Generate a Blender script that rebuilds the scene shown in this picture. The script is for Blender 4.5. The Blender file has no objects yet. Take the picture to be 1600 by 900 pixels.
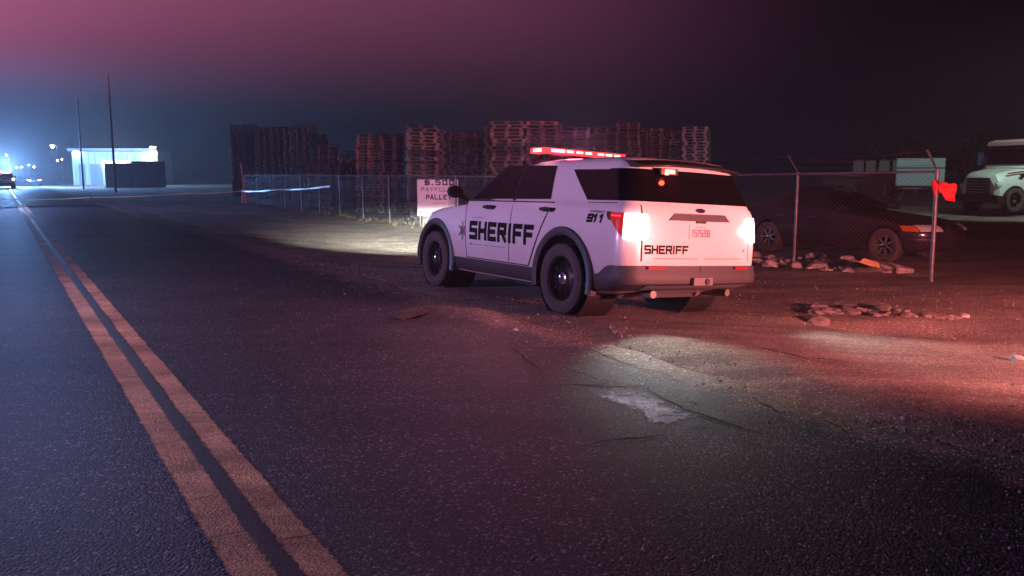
import bpy, bmesh, math, random
from mathutils import Vector, Matrix, noise
random.seed(7)
R = math.radians
scene = bpy.context.scene
COL = scene.collection

# ------------------------------------------------------------------ camera
F_PX, HORIZON, CAM_H = 1283.0, 272.0, 1.52
PITCH = math.atan((450 - HORIZON) / F_PX)
cam = bpy.data.cameras.new('camera')
cam.sensor_width = 36.0
cam.lens = F_PX / 1600.0 * 36.0
cam.clip_end = 3000
cam.clip_start = 0.05
cam_o = bpy.data.objects.new('camera', cam)
COL.objects.link(cam_o)
cam_o.location = (0, 0, CAM_H)
cam_o.rotation_euler = (math.pi / 2 - PITCH, 0, 0)
scene.camera = cam_o

# ------------------------------------------------------------------ world: night sky
world = bpy.data.worlds.new('World')
scene.world = world
world.use_nodes = True
wn = world.node_tree.nodes
sky = wn.new('ShaderNodeTexSky')
sky.sky_type = 'NISHITA'
sky.sun_disc = False
sky.sun_elevation = R(-5.0)
sky.sun_rotation = R(180)
wn['Background'].inputs['Strength'].default_value = 0.008
world.node_tree.links.new(sky.outputs['Color'], wn['Background'].inputs['Color'])

scene.view_settings.view_transform = 'Standard'
scene.view_settings.look = 'None'
scene.view_settings.exposure = 0.0
scene.view_settings.gamma = 1.0
scene.view_settings.use_curve_mapping = False
scene.render.engine = 'CYCLES'
scene.cycles.use_denoising = True
scene.cycles.max_bounces = 5
scene.cycles.diffuse_bounces = 2
scene.cycles.glossy_bounces = 3
scene.cycles.transmission_bounces = 3
scene.cycles.transparent_max_bounces = 6
scene.cycles.volume_bounces = 0
scene.cycles.sample_clamp_indirect = 3.0
scene.cycles.caustics_reflective = False
scene.cycles.caustics_refractive = False

# ------------------------------------------------------------------ road frame: s runs along the road, t to its right
YAW = 2.1253
DX, DY = math.cos(YAW), math.sin(YAW)
EX, EY = DY, -DX


def W(s, t, z=0.0):
    return Vector((s * DX + t * EX, s * DY + t * EY, z))


def ray(u, v):
    a = (u - 800) / F_PX
    b = (450 - v) / F_PX
    return Vector((a, math.cos(PITCH) + b * math.sin(PITCH), -math.sin(PITCH) + b * math.cos(PITCH)))


def at(u, v, depth):
    r = ray(u, v)
    return Vector((0, 0, CAM_H)) + r * (depth / r.y)


def smooth(a, b, x):
    x = min(1, max(0, (x - a) / (b - a)))
    return x * x * (3 - 2 * x)


def lerp_table(tab, x):
    if x <= tab[0][0]:
        return tab[0][1]
    for (a, va), (b, vb) in zip(tab, tab[1:]):
        if x <= b:
            return va + (vb - va) * (x - a) / (b - a)
    return tab[-1][1]


# ------------------------------------------------------------------ materials
MATS = {}


def mat(name, color, rough=0.6, metal=0.0, emit=None, estr=0.0, spec=0.5, coat=0.0, noise_amt=0.0, nscale=20.0, bump=0.0, bscale=40.0):
    if name in MATS:
        return MATS[name]
    m = bpy.data.materials.new(name)
    m.use_nodes = True
    nt = m.node_tree
    b = nt.nodes['Principled BSDF']
    b.inputs['Base Color'].default_value = (*color, 1)
    b.inputs['Roughness'].default_value = rough
    b.inputs['Metallic'].default_value = metal
    b.inputs['Specular IOR Level'].default_value = spec
    b.inputs['Coat Weight'].default_value = coat
    b.inputs['Coat Roughness'].default_value = 0.06
    if emit:
        b.inputs['Emission Color'].default_value = (*emit, 1)
        b.inputs['Emission Strength'].default_value = estr
    if noise_amt or bump:
        tc = nt.nodes.new('ShaderNodeTexCoord')
    if noise_amt:
        n = nt.nodes.new('ShaderNodeTexNoise')
        n.inputs['Scale'].default_value = nscale
        n.inputs['Detail'].default_value = 6
        n.inputs['Roughness'].default_value = 0.65
        nt.links.new(tc.outputs['Object'], n.inputs['Vector'])
        r = nt.nodes.new('ShaderNodeValToRGB')
        r.color_ramp.elements[0].position = 0.3
        r.color_ramp.elements[1].position = 0.7
        r.color_ramp.elements[0].color = (*[c * (1 - noise_amt) for c in color], 1)
        r.color_ramp.elements[1].color = (*[min(1, c * (1 + noise_amt)) for c in color], 1)
        nt.links.new(n.outputs['Fac'], r.inputs['Fac'])
        nt.links.new(r.outputs['Color'], b.inputs['Base Color'])
    if bump:
        n2 = nt.nodes.new('ShaderNodeTexNoise')
        n2.inputs['Scale'].default_value = bscale
        n2.inputs['Detail'].default_value = 5
        nt.links.new(tc.outputs['Object'], n2.inputs['Vector'])
        bp = nt.nodes.new('ShaderNodeBump')
        bp.inputs['Strength'].default_value = bump
        bp.inputs['Distance'].default_value = 0.02
        nt.links.new(n2.outputs['Fac'], bp.inputs['Height'])
        nt.links.new(bp.outputs['Normal'], b.inputs['Normal'])
    MATS[name] = m
    return m


def ground_mat(name, c0, c1, c2, big, fine, speck, rough0, rough1, bump, speck_col, dust=None, fade=False, streak=0.35, wscale=3.5, bdist=0.012):
    """large patches, mid mottling, stone grains and sparse bright chips"""
    m = bpy.data.materials.new(name)
    m.use_nodes = True
    nt = m.node_tree
    L = nt.links.new
    b = nt.nodes['Principled BSDF']
    tc = nt.nodes.new('ShaderNodeTexCoord')

    def noi(scale, det, ro=0.6):
        n = nt.nodes.new('ShaderNodeTexNoise')
        n.inputs['Scale'].default_value = scale
        n.inputs['Detail'].default_value = det
        n.inputs['Roughness'].default_value = ro
        L(tc.outputs['Object'], n.inputs['Vector'])
        return n

    nb = noi(big, 5)
    nf = noi(fine, 4, 0.7)
    r1 = nt.nodes.new('ShaderNodeValToRGB')
    r1.color_ramp.elements[0].position = 0.36
    r1.color_ramp.elements[1].position = 0.66
    r1.color_ramp.elements[0].color = (*c0, 1)
    r1.color_ramp.elements[1].color = (*c1, 1)
    L(nb.outputs['Fac'], r1.inputs['Fac'])
    vor = nt.nodes.new('ShaderNodeTexVoronoi')
    vor.inputs['Scale'].default_value = speck
    L(tc.outputs['Object'], vor.inputs['Vector'])
    sep = nt.nodes.new('ShaderNodeSeparateColor')
    L(vor.outputs['Color'], sep.inputs['Color'])
    r2 = nt.nodes.new('ShaderNodeValToRGB')           # grain tone
    r2.color_ramp.elements[0].position = 0.0
    r2.color_ramp.elements[0].color = (*c2, 1)
    r2.color_ramp.elements[1].position = 0.9
    r2.color_ramp.elements[1].color = (1.25, 1.25, 1.25, 1)
    e = r2.color_ramp.elements.new(0.97)
    e.color = (*speck_col, 1)
    L(sep.outputs['Red'], r2.inputs['Fac'])
    # long streaks and polished tracks along the direction of travel
    mp = nt.nodes.new('ShaderNodeMapping')
    mp.inputs['Rotation'].default_value = (0, 0, -2.1253)
    mp.inputs['Scale'].default_value = (0.10, 1.5, 1.0)
    L(tc.outputs['Object'], mp.inputs['Vector'])
    ns_ = nt.nodes.new('ShaderNodeTexNoise')
    ns_.inputs['Scale'].default_value = 1.0
    ns_.inputs['Detail'].default_value = 7
    ns_.inputs['Roughness'].default_value = 0.7
    L(mp.outputs['Vector'], ns_.inputs['Vector'])
    rs_ = nt.nodes.new('ShaderNodeMapRange')
    rs_.inputs['From Min'].default_value = 0.35
    rs_.inputs['From Max'].default_value = 0.65
    rs_.inputs['To Min'].default_value = 1.0 - streak
    rs_.inputs['To Max'].default_value = 1.0 + streak
    L(ns_.outputs['Fac'], rs_.inputs['Value'])
    sm_ = nt.nodes.new('ShaderNodeVectorMath')
    sm_.operation = 'SCALE'
    L(r1.outputs['Color'], sm_.inputs[0])
    L(rs_.outputs['Result'], sm_.inputs['Scale'])
    mx = nt.nodes.new('ShaderNodeMix')
    mx.data_type = 'RGBA'
    mx.blend_type = 'MULTIPLY'
    mx.inputs['Factor'].default_value = 1.0
    L(sm_.outputs['Vector'], mx.inputs['A'])
    L(r2.outputs['Color'], mx.inputs['B'])
    L(mx.outputs['Result'], b.inputs['Base Color'])
    if dust or fade:
        at_ = nt.nodes.new('ShaderNodeAttribute')
        at_.attribute_name = 'wear'
        nd = noi(wscale, 8, 0.72)
        ad = nt.nodes.new('ShaderNodeMath')
        ad.operation = 'ADD'
        L(at_.outputs['Fac'], ad.inputs[0])
        L(nd.outputs['Fac'], ad.inputs[1])
        rp_ = nt.nodes.new('ShaderNodeMapRange')
        rp_.interpolation_type = 'SMOOTHSTEP'
        rp_.inputs['From Min'].default_value = 0.78
        rp_.inputs['From Max'].default_value = 1.18
        L(ad.outputs['Value'], rp_.inputs['Value'])
    if dust:
        md = nt.nodes.new('ShaderNodeMix')
        md.data_type = 'RGBA'
        L(rp_.outputs['Result'], md.inputs['Factor'])
        L(mx.outputs['Result'], md.inputs['A'])
        m2 = nt.nodes.new('ShaderNodeMix')
        m2.data_type = 'RGBA'
        m2.blend_type = 'MULTIPLY'
        m2.inputs['Factor'].default_value = 0.6
        m2.inputs['A'].default_value = (*dust, 1)
        L(r2.outputs['Color'], m2.inputs['B'])
        L(m2.outputs['Result'], md.inputs['B'])
        L(md.outputs['Result'], b.inputs['Base Color'])
    if fade:
        tr_ = nt.nodes.new('ShaderNodeBsdfTransparent')
        ms_ = nt.nodes.new('ShaderNodeMixShader')
        L(rp_.outputs['Result'], ms_.inputs['Fac'])
        L(tr_.outputs['BSDF'], ms_.inputs[1])
        L(b.outputs['BSDF'], ms_.inputs[2])
        L(ms_.outputs['Shader'], nt.nodes['Material Output'].inputs['Surface'])
    mr = nt.nodes.new('ShaderNodeMapRange')
    mr.inputs['To Min'].default_value = rough0
    mr.inputs['To Max'].default_value = rough1
    L(nf.outputs['Fac'], mr.inputs['Value'])
    L(mr.outputs['Result'], b.inputs['Roughness'])
    add = nt.nodes.new('ShaderNodeMath')
    add.operation = 'MULTIPLY_ADD'
    L(vor.outputs['Distance'], add.inputs[0])
    add.inputs[1].default_value = -0.8
    L(nf.outputs['Fac'], add.inputs[2])
    bp = nt.nodes.new('ShaderNodeBump')
    bp.inputs['Strength'].default_value = bump
    bp.inputs['Distance'].default_value = bdist
    L(add.outputs['Value'], bp.inputs['Height'])
    L(bp.outputs['Normal'], b.inputs['Normal'])
    b.inputs['Specular IOR Level'].default_value = 0.35
    return m


M_ASPH = ground_mat('asphalt', (0.020, 0.020, 0.022), (0.040, 0.038, 0.040), (0.35, 0.35, 0.35), 0.9, 60, 75, 0.5, 0.8, 0.9, (6, 6, 6), dust=(0.19, 0.15, 0.118))
M_DIRT = ground_mat('dirt', (0.19, 0.155, 0.13), (0.33, 0.275, 0.22), (0.7, 0.7, 0.7), 0.8, 34, 85, 0.85, 1.0, 1.0, (2.6, 2.6, 2.6), bdist=0.03, dust=(0.11, 0.092, 0.078))
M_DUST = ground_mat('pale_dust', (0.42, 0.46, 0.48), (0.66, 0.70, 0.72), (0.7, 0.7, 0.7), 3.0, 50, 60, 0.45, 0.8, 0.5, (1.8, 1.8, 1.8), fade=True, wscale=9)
M_YEL = ground_mat('worn_yellow_paint', (0.36, 0.27, 0.125), (0.68, 0.52, 0.25), (0.75, 0.75, 0.75), 2.2, 40, 90, 0.6, 0.85, 0.5, (1.4, 1.4, 1.4), fade=True, wscale=38)
M_TAR = mat('tar', (0.018, 0.019, 0.022), 0.5, bump=0.3, bscale=120)
M_CRACK = mat('crack', (0.006, 0.006, 0.006), 1.0, spec=0.0)
def dusty_paint(name, color, dust):
    m = mat(name, color, 0.30, coat=0.6)
    nt = m.node_tree
    b = nt.nodes['Principled BSDF']
    tc = nt.nodes.new('ShaderNodeTexCoord')
    sp = nt.nodes.new('ShaderNodeSeparateXYZ')
    nt.links.new(tc.outputs['Object'], sp.inputs[0])
    n = nt.nodes.new('ShaderNodeTexNoise')
    n.inputs['Scale'].default_value = 2.2
    n.inputs['Detail'].default_value = 8
    n.inputs['Roughness'].default_value = 0.7
    nt.links.new(tc.outputs['Object'], n.inputs['Vector'])
    mr = nt.nodes.new('ShaderNodeMapRange')          # road dust thrown up from the wheels: thick low down
    mr.inputs['From Min'].default_value = 0.95
    mr.inputs['From Max'].default_value = 0.35
    nt.links.new(sp.outputs['Z'], mr.inputs['Value'])
    mu = nt.nodes.new('ShaderNodeMath')
    mu.operation = 'MULTIPLY'
    nt.links.new(mr.outputs['Result'], mu.inputs[0])
    nt.links.new(n.outputs['Fac'], mu.inputs[1])
    ad = nt.nodes.new('ShaderNodeMath')
    ad.operation = 'MULTIPLY_ADD'
    nt.links.new(n.outputs['Fac'], ad.inputs[0])
    ad.inputs[1].default_value = 0.12
    nt.links.new(mu.outputs['Value'], ad.inputs[2])
    mx = nt.nodes.new('ShaderNodeMix')
    mx.data_type = 'RGBA'
    mx.inputs['A'].default_value = (*color, 1)
    mx.inputs['B'].default_value = (*dust, 1)
    nt.links.new(ad.outputs['Value'], mx.inputs['Factor'])
    nt.links.new(mx.outputs['Result'], b.inputs['Base Color'])
    r = nt.nodes.new('ShaderNodeMapRange')
    r.inputs['To Min'].default_value = 0.22
    r.inputs['To Max'].default_value = 0.8
    nt.links.new(ad.outputs['Value'], r.inputs['Value'])
    nt.links.new(r.outputs['Result'], b.inputs['Roughness'])
    return m


M_WHITE = dusty_paint('white_patrol_paint', (0.78, 0.78, 0.78), (0.42, 0.36, 0.30))
M_CLAD = mat('black_cladding', (0.048, 0.047, 0.050), 0.55, bump=0.15, bscale=200)
M_GLASS = mat('tinted_glass', (0.006, 0.006, 0.008), 0.08, spec=0.5)
M_BLACK = mat('black_plastic', (0.014, 0.014, 0.015), 0.5)
M_TYRE = mat('tyre_rubber', (0.060, 0.056, 0.052), 0.85, noise_amt=0.3, nscale=14)
M_RIM = mat('black_steel_rim', (0.012, 0.012, 0.013), 0.4, metal=0.3)
M_CHROME = mat('chrome', (0.7, 0.7, 0.7), 0.18, metal=1.0)
M_SILVER = mat('dull_metal', (0.35, 0.34, 0.32), 0.4, metal=0.8, noise_amt=0.3, nscale=12)
M_GREEN = mat('dark_green_lettering', (0.008, 0.012, 0.010), 0.85, spec=0.1)
M_GOLD = mat('gold_star', (0.30, 0.20, 0.11), 0.5)
M_SEAM = mat('panel_seam', (0.02, 0.02, 0.02), 0.8)
M_REDLENS = mat('red_lens', (0.35, 0.012, 0.012), 0.15, coat=0.5, emit=(1, 0.05, 0.05), estr=0.25)
M_REFL = mat('red_reflector', (0.4, 0.01, 0.015), 0.2)


# ------------------------------------------------------------------ mesh helpers
class MB:
    def __init__(self):
        self.v, self.f = [], []

    def add(self, vs, fs):
        o = len(self.v)
        self.v += [tuple(p) for p in vs]
        self.f += [tuple(i + o for i in q) for q in fs]

    def box(self, c, s, m=None, taper=1.0):
        x, y, z = s[0] / 2, s[1] / 2, s[2] / 2
        vs = [Vector((sx * x * (taper if sz > 0 else 1), sy * y * (taper if sz > 0 else 1), sz * z)) for sz in (-1, 1) for sy in (-1, 1) for sx in (-1, 1)]
        if m is not None:
            vs = [m @ p for p in vs]
        vs = [p + Vector(c) for p in vs]
        self.add(vs, [(0, 2, 3, 1), (4, 5, 7, 6), (0, 1, 5, 4), (2, 6, 7, 3), (0, 4, 6, 2), (1, 3, 7, 5)])

    def bar(self, p0, p1, w, h=None, up=(0, 0, 1)):
        p0, p1 = Vector(p0), Vector(p1)
        h = h or w
        d = (p1 - p0).normalized()
        u = Vector(up)
        if abs(d.dot(u)) > 0.98:
            u = Vector((1, 0, 0))
        a = d.cross(u).normalized()
        b = a.cross(d).normalized()
        vs = []
        for p in (p0, p1):
            for sa, sb in ((-1, -1), (1, -1), (1, 1), (-1, 1)):
                vs.append(p + a * sa * w / 2 + b * sb * h / 2)
        self.add(vs, [(0, 1, 2, 3), (7, 6, 5, 4), (0, 4, 5, 1), (1, 5, 6, 2), (2, 6, 7, 3), (3, 7, 4, 0)])

    def tube(self, pts, radii, n=10, cap=True):
        pts = [Vector(p) for p in pts]
        if not isinstance(radii, (list, tuple)):
            radii = [radii] * len(pts)
        o = len(self.v)
        prev = None
        for i, p in enumerate(pts):
            d = (pts[min(i + 1, len(pts) - 1)] - pts[max(i - 1, 0)]).normalized()
            if prev is None:
                u = Vector((0, 0, 1)) if abs(d.z) < 0.9 else Vector((1, 0, 0))
                a = d.cross(u).normalized()
            else:
                a = (prev - d * prev.dot(d)).normalized()
            prev = a
            b = d.cross(a)
            for k in range(n):
                an = 2 * math.pi * k / n
                self.v.append(tuple(p + (a * math.cos(an) + b * math.sin(an)) * radii[i]))
        for i in range(len(pts) - 1):
            for k in range(n):
                k2 = (k + 1) % n
                self.f.append((o + i * n + k, o + i * n + k2, o + (i + 1) * n + k2, o + (i + 1) * n + k))
        if cap:
            self.f.append(tuple(o + k for k in reversed(range(n))))
            self.f.append(tuple(o + (len(pts) - 1) * n + k for k in range(n)))

    def lathe_y(self, prof, n=40, c=(0, 0, 0)):
        """closed profile of (radius, y) turned about the y axis"""
        o = len(self.v)
        for k in range(n):
            an = 2 * math.pi * k / n
            for r, y in prof:
                self.v.append((c[0] + r * math.cos(an), c[1] + y, c[2] + r * math.sin(an)))
        m = len(prof)
        for k in range(n):
            k2 = (k + 1) % n
            for j in range(m):
                j2 = (j + 1) % m
                self.f.append((o + k * m + j, o + k * m + j2, o + k2 * m + j2, o + k2 * m + j))

    def prism(self, poly, axis, a, b):
        """polygon (list of 2-tuples) extruded along axis 0/1/2 from a to b"""
        def mk(p, t):
            q = list(p)
            q.insert(axis, t)
            return q
        n = len(poly)
        vs = [mk(p, a) for p in poly] + [mk(p, b) for p in poly]
        fs = [tuple(range(n)), tuple(range(2 * n - 1, n - 1, -1))]
        fs += [(i, i + n, (i + 1) % n + n, (i + 1) % n) for i in range(n)]
        self.add(vs, fs)

    def grid(self, rows):
        o = len(self.v)
        n = len(rows[0])
        for r in rows:
            self.v += [tuple(p) for p in r]
        for i in range(len(rows) - 1):
            for j in range(n - 1):
                self.f.append((o + i * n + j, o + i * n + j + 1, o + (i + 1) * n + j + 1, o + (i + 1) * n + j))

    def slab(self, rows, back):
        """grid with a skirt to a second grid behind it (closed shell)"""
        o = len(self.v)
        nr, n = len(rows), len(rows[0])
        self.grid(rows)
        o2 = len(self.v)
        self.grid([list(r) for r in back])
        loop = [(0, j) for j in range(n)] + [(i, n - 1) for i in range(1, nr)] + [(nr - 1, j) for j in range(n - 2, -1, -1)] + [(i, 0) for i in range(nr - 2, 0, -1)]
        for a, b in zip(loop, loop[1:] + loop[:1]):
            ia, ib = a[0] * n + a[1], b[0] * n + b[1]
            self.f.append((o + ia, o2 + ia, o2 + ib, o + ib))

    def mesh(self, name, m=None, smooth_angle=None):
        me = bpy.data.meshes.new(name)
        me.from_pydata(self.v, [], self.f)
        bm = bmesh.new()
        bm.from_mesh(me)
        bmesh.ops.recalc_face_normals(bm, faces=bm.faces)
        bm.to_mesh(me)
        bm.free()
        if m:
            me.materials.append(m)
        if smooth_angle:
            me.shade_smooth()
            me.set_sharp_from_angle(angle=R(smooth_angle))
        return me

    def build(self, name, m, parent=None, smooth_angle=None):
        return link(name, self.mesh(name, m, smooth_angle), parent)


def link(name, me, parent=None):
    o = bpy.data.objects.new(name, me)
    COL.objects.link(o)
    o.parent = parent
    return o


def tag(o, label, cat, group=None):
    o['label'] = label
    o['category'] = cat
    if group:
        o['group'] = group
    return o


def structure(o, kind='structure'):
    o['kind'] = kind
    return o


def empty(name, label, cat, loc=(0, 0, 0), rot=(0, 0, 0), group=None):
    o = bpy.data.objects.new(name, None)
    COL.objects.link(o)
    o.location = loc
    o.rotation_euler = rot
    o.empty_display_size = 0.2
    return tag(o, label, cat, group)


def copy_tree(o, parent=None):
    c = o.copy()
    COL.objects.link(c)
    c.parent = parent
    for ch in list(o.children):
        copy_tree(ch, c)
    return c


def light(name, kind, loc, color, power, parent=None, radius=0.05, aim=None, cone=60, blend=0.5):
    l = bpy.data.lights.new(name, kind)
    l.color = color
    l.energy = power
    l.shadow_soft_size = radius
    if kind == 'SPOT':
        l.spot_size = R(cone)
        l.spot_blend = blend
    o = bpy.data.objects.new(name, l)
    COL.objects.link(o)
    o.location = loc
    if aim is not None:
        o.rotation_euler = (Vector(aim) - Vector(loc)).to_track_quat('-Z', 'Y').to_euler()
    o.parent = parent
    return o


def boolean_cut(me, cutters):
    a = bpy.data.objects.new('tmp', me)
    COL.objects.link(a)
    ds = []
    for c in cutters:
        b = bpy.data.objects.new('tmp_cut', c)
        COL.objects.link(b)
        ds.append(b)
        md = a.modifiers.new('cut', 'BOOLEAN')
        md.operation = 'DIFFERENCE'
        md.object = b
        md.solver = 'EXACT'
    bpy.context.view_layer.update()
    dg = bpy.context.evaluated_depsgraph_get()
    out = bpy.data.meshes.new_from_object(a.evaluated_get(dg))
    for b in ds + [a]:
        bpy.data.objects.remove(b)
    return out


# stroke alphabet on a 4 x 6 grid (x right, y up)
GL = {
    'S': [[(4, 6), (0, 6), (0, 3), (4, 3), (4, 0), (0, 0)]], 'H': [[(0, 0), (0, 6)], [(4, 0), (4, 6)], [(0, 3), (4, 3)]],
    'E': [[(4, 6), (0, 6), (0, 0), (4, 0)], [(0, 3), (3.4, 3)]], 'R': [[(0, 0), (0, 6), (4, 6), (4, 3), (0, 3)], [(2.2, 3), (4, 0)]],
    'I': [[(0.4, 0), (0.4, 6)]], 'F': [[(4, 6), (0, 6), (0, 0)], [(0, 3), (3.4, 3)]],
    '9': [[(4, 3), (0, 3), (0, 6), (4, 6), (4, 0), (0, 0)]], '1': [[(0.8, 5), (2, 6), (2, 0)]],
    '0': [[(0, 0), (0, 6), (4, 6), (4, 0), (0, 0)]], '5': [[(4, 6), (0, 6), (0, 3.4), (4, 3.4), (4, 0), (0, 0)]],
    '7': [[(0, 6), (4, 6), (1.5, 0)]], '2': [[(0, 6), (4, 6), (4, 3), (0, 3), (0, 0), (4, 0)]],
    '8': [[(0, 0), (0, 6), (4, 6), (4, 0), (0, 0)], [(0, 3), (4, 3)]], 'P': [[(0, 0), (0, 6), (4, 6), (4, 3), (0, 3)]],
    'A': [[(0, 0), (2, 6), (4, 0)], [(0.8, 2), (3.2, 2)]], 'Y': [[(0, 6), (2, 3), (4, 6)], [(2, 3), (2, 0)]],
    'U': [[(0, 6), (0, 0), (4, 0), (4, 6)]], 'L': [[(0, 6), (0, 0), (4, 0)]], 'T': [[(0, 6), (4, 6)], [(2, 6), (2, 0)]],
    '$': [[(4, 5.4), (0, 5.4), (0, 3), (4, 3), (4, 0.6), (0, 0.6)], [(2, 6.5), (2, -0.5)]], '.': [[(0.5, 0), (0.5, 0.7)]],
    'M': [[(0, 0), (0, 6), (2, 3), (4, 6), (4, 0)]], 'G': [[(4, 6), (0, 6), (0, 0), (4, 0), (4, 3), (2, 3)]],
    'N': [[(0, 0), (0, 6), (4, 0), (4, 6)]], 'C': [[(4, 6), (0, 6), (0, 0), (4, 0)]], ' ': [], '-': [[(0.5, 3), (3.5, 3)]],
    'O': [[(0, 0), (0, 6), (4, 6), (4, 0), (0, 0)]],
}


def write(text, fn, width, height, weight, slant=0.0, gap=1.7, off0=0.002, wobble=0.0):
    """strokes laid on a surface; fn(x, y, lift) -> point; the text spans width x height"""
    adv, x = [], 0.0
    for ch in text:
        adv.append(x)
        x += {'I': 0.8, '.': 1.0}.get(ch, 4.0) + gap
    total = x - gap
    mb = MB()
    k = 0
    for ch, x0 in zip(text, adv):
        for line in GL[ch]:
            for a, b in zip(line, line[1:]):
                k += 1
                lift = off0 + 0.00015 * (k % 9)
                ax, ay = (x0 + a[0]) / total * width, a[1] / 6 * (height - weight) + weight / 2
                bx, by = (x0 + b[0]) / total * width, b[1] / 6 * (height - weight) + weight / 2
                if wobble:
                    ax += random.uniform(-1, 1) * wobble
                    by += random.uniform(-1, 1) * wobble
                d = Vector((bx - ax, by - ay))
                if d.length < 1e-6:
                    continue
                d.normalize()
                n = Vector((-d.y, d.x)) * weight / 2
                ex = d * weight / 2
                a_, b_ = Vector((ax, ay)) - ex, Vector((bx, by)) + ex
                m_ = max(1, int((b_ - a_).length / 0.035))
                rows = []
                for i in range(m_ + 1):
                    c_ = a_ + (b_ - a_) * i / m_
                    rows.append([fn(c_.x + n.x + slant * (c_.y + n.y), c_.y + n.y, lift), fn(c_.x - n.x + slant * (c_.y - n.y), c_.y - n.y, lift)])
                mb.grid(rows)
    return mb


# ------------------------------------------------------------------ the setting
def edge_t(s):
    """ragged right edge of the asphalt"""
    return 4.58 + 0.16 * noise.noise(Vector((s * 0.55, 3.1, 0))) + 0.09 * noise.noise(Vector((s * 2.3, 7.7, 0))) + 0.035 * noise.noise(Vector((s * 8.0, 1.7, 0)))


def rough_noise(s, t):
    return 0.030 * noise.noise(Vector((s * 0.5, t * 0.5, 1))) + 0.022 * noise.noise(Vector((s * 1.7, t * 1.7, 5))) + 0.013 * noise.noise(Vector((s * 5, t * 5, 9)))


HOLES = [(5.62, 7.78, 0.42, 0.26, 0.11), (5.25, 8.05, 0.40, 0.24, 0.10), (4.9, 8.4, 0.45, 0.22, 0.08), (8.15, 3.95, 0.01, 0.01, 0.0)]


def ground_z(s, t):
    # the shoulder falls away from the road by about three degrees under the parked car
    slope = -0.0575 * (min(t, 7.9) - 5.98) - 0.015 * (min(max(s, 6.5), 14.0) - 7.15)
    z = -0.025 + slope
    near_car = smooth(9.5, 7.5, t) * smooth(4.2, 5.0, t) * smooth(1.5, 5.5, s) * smooth(15.5, 12.5, s)
    z += rough_noise(s, t) * (1 - 0.92 * near_car)
    # windrow of dirt under the fence
    z += 0.06 * math.exp(-((t - 11.6) / 0.7) ** 2) * (0.6 + 0.8 * noise.noise(Vector((s * 0.7, 2, 2))))
    for hs, ht, ra, rb, dep in HOLES:
        q = ((s - hs) / ra) ** 2 + ((t - ht) / rb) ** 2
        z -= dep * math.exp(-q * 1.3)
    ramp = smooth(5.15, 4.55, t)
    z = z * (1 - ramp) - 0.012 * ramp
    under = smooth(4.62, 4.3, t) * smooth(-6.2, -5.8, t)
    z = z * (1 - under) + (-0.06) * under
    if t < -5.8:
        z = -0.04 + rough_noise(s, t)
    far = smooth(60, 140, math.hypot(s, t))
    return z * (1 - far) - 0.05 * far


def axis(lo, hi, step, far_lo, far_hi):
    a = []
    x = lo
    while x < hi + 1e-6:
        a.append(x)
        x += step
    g = step
    x = hi
    while x < far_hi:
        g *= 1.22
        x += g
        a.append(min(x, far_hi))
    g = step
    x = lo
    while x > far_lo:
        g *= 1.22
        x -= g
        a.insert(0, max(x, far_lo))
    return a


ss = axis(0.5, 22, 0.11, -120, 700)
ts = axis(3.6, 14.0, 0.11, -500, 700)
gb = MB()
gb.grid([[W(s, t, ground_z(s, t)) for t in ts] for s in ss])
go = structure(gb.build('ground', M_DIRT, None, 180))


def wear(o, vals):
    a = o.data.attributes.new('wear', 'FLOAT', 'POINT')
    a.data.foreach_set('value', vals)


# spilt asphalt crumbs darken the dirt beside the road
wear(go, [0.36 * smooth(6.4, 4.5, t) + 0.05 for s in ss for t in ts])

# road sheet: asphalt, with a crumbled edge and a skirt down into the dirt
rs = axis(-2.0, 24, 0.13, -60, 320)
rb = MB()
rows = []
for s in rs:
    te = edge_t(s)
    fr = [-5.9, -4.5, -3, -2, -1.2, -0.5, 0.0, 0.4, 0.8, 1.2, 1.7, 2.2, 2.6, 3.0, 3.3, 3.6, 3.85, 4.08, 4.28, te - 0.14, te - 0.05, te, te + 0.03]
    row = []
    for i, t in enumerate(fr):
        z = 0.004 * noise.noise(Vector((s * 1.3, t * 1.3, 0)))
        if t > 2.9:
            z += 0.018 * smooth(2.9, 4.2, t) * noise.noise(Vector((s * 1.1, t * 1.6, 4)))
        if i == len(fr) - 2:
            z -= 0.012
        if i == len(fr) - 1:
            z = -0.12
        if i == 0:
            z = -0.08
        row.append(W(s, t, z))
    rows.append(row)
rb.grid(rows)
ro_ = structure(rb.build('road', M_ASPH, None, 60))
wv_ = []
for s in rs:
    te = edge_t(s)
    for t in [-5.9, -4.5, -3, -2, -1.2, -0.5, 0.0, 0.4, 0.8, 1.2, 1.7, 2.2, 2.6, 3.0, 3.3, 3.6, 3.85, 4.08, 4.28, te - 0.14, te - 0.05, te, te + 0.03]:
        wv_.append(0.72 * smooth(3.3, 4.75, t) ** 1.3 + 0.02)
wear(ro_, wv_)


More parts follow.
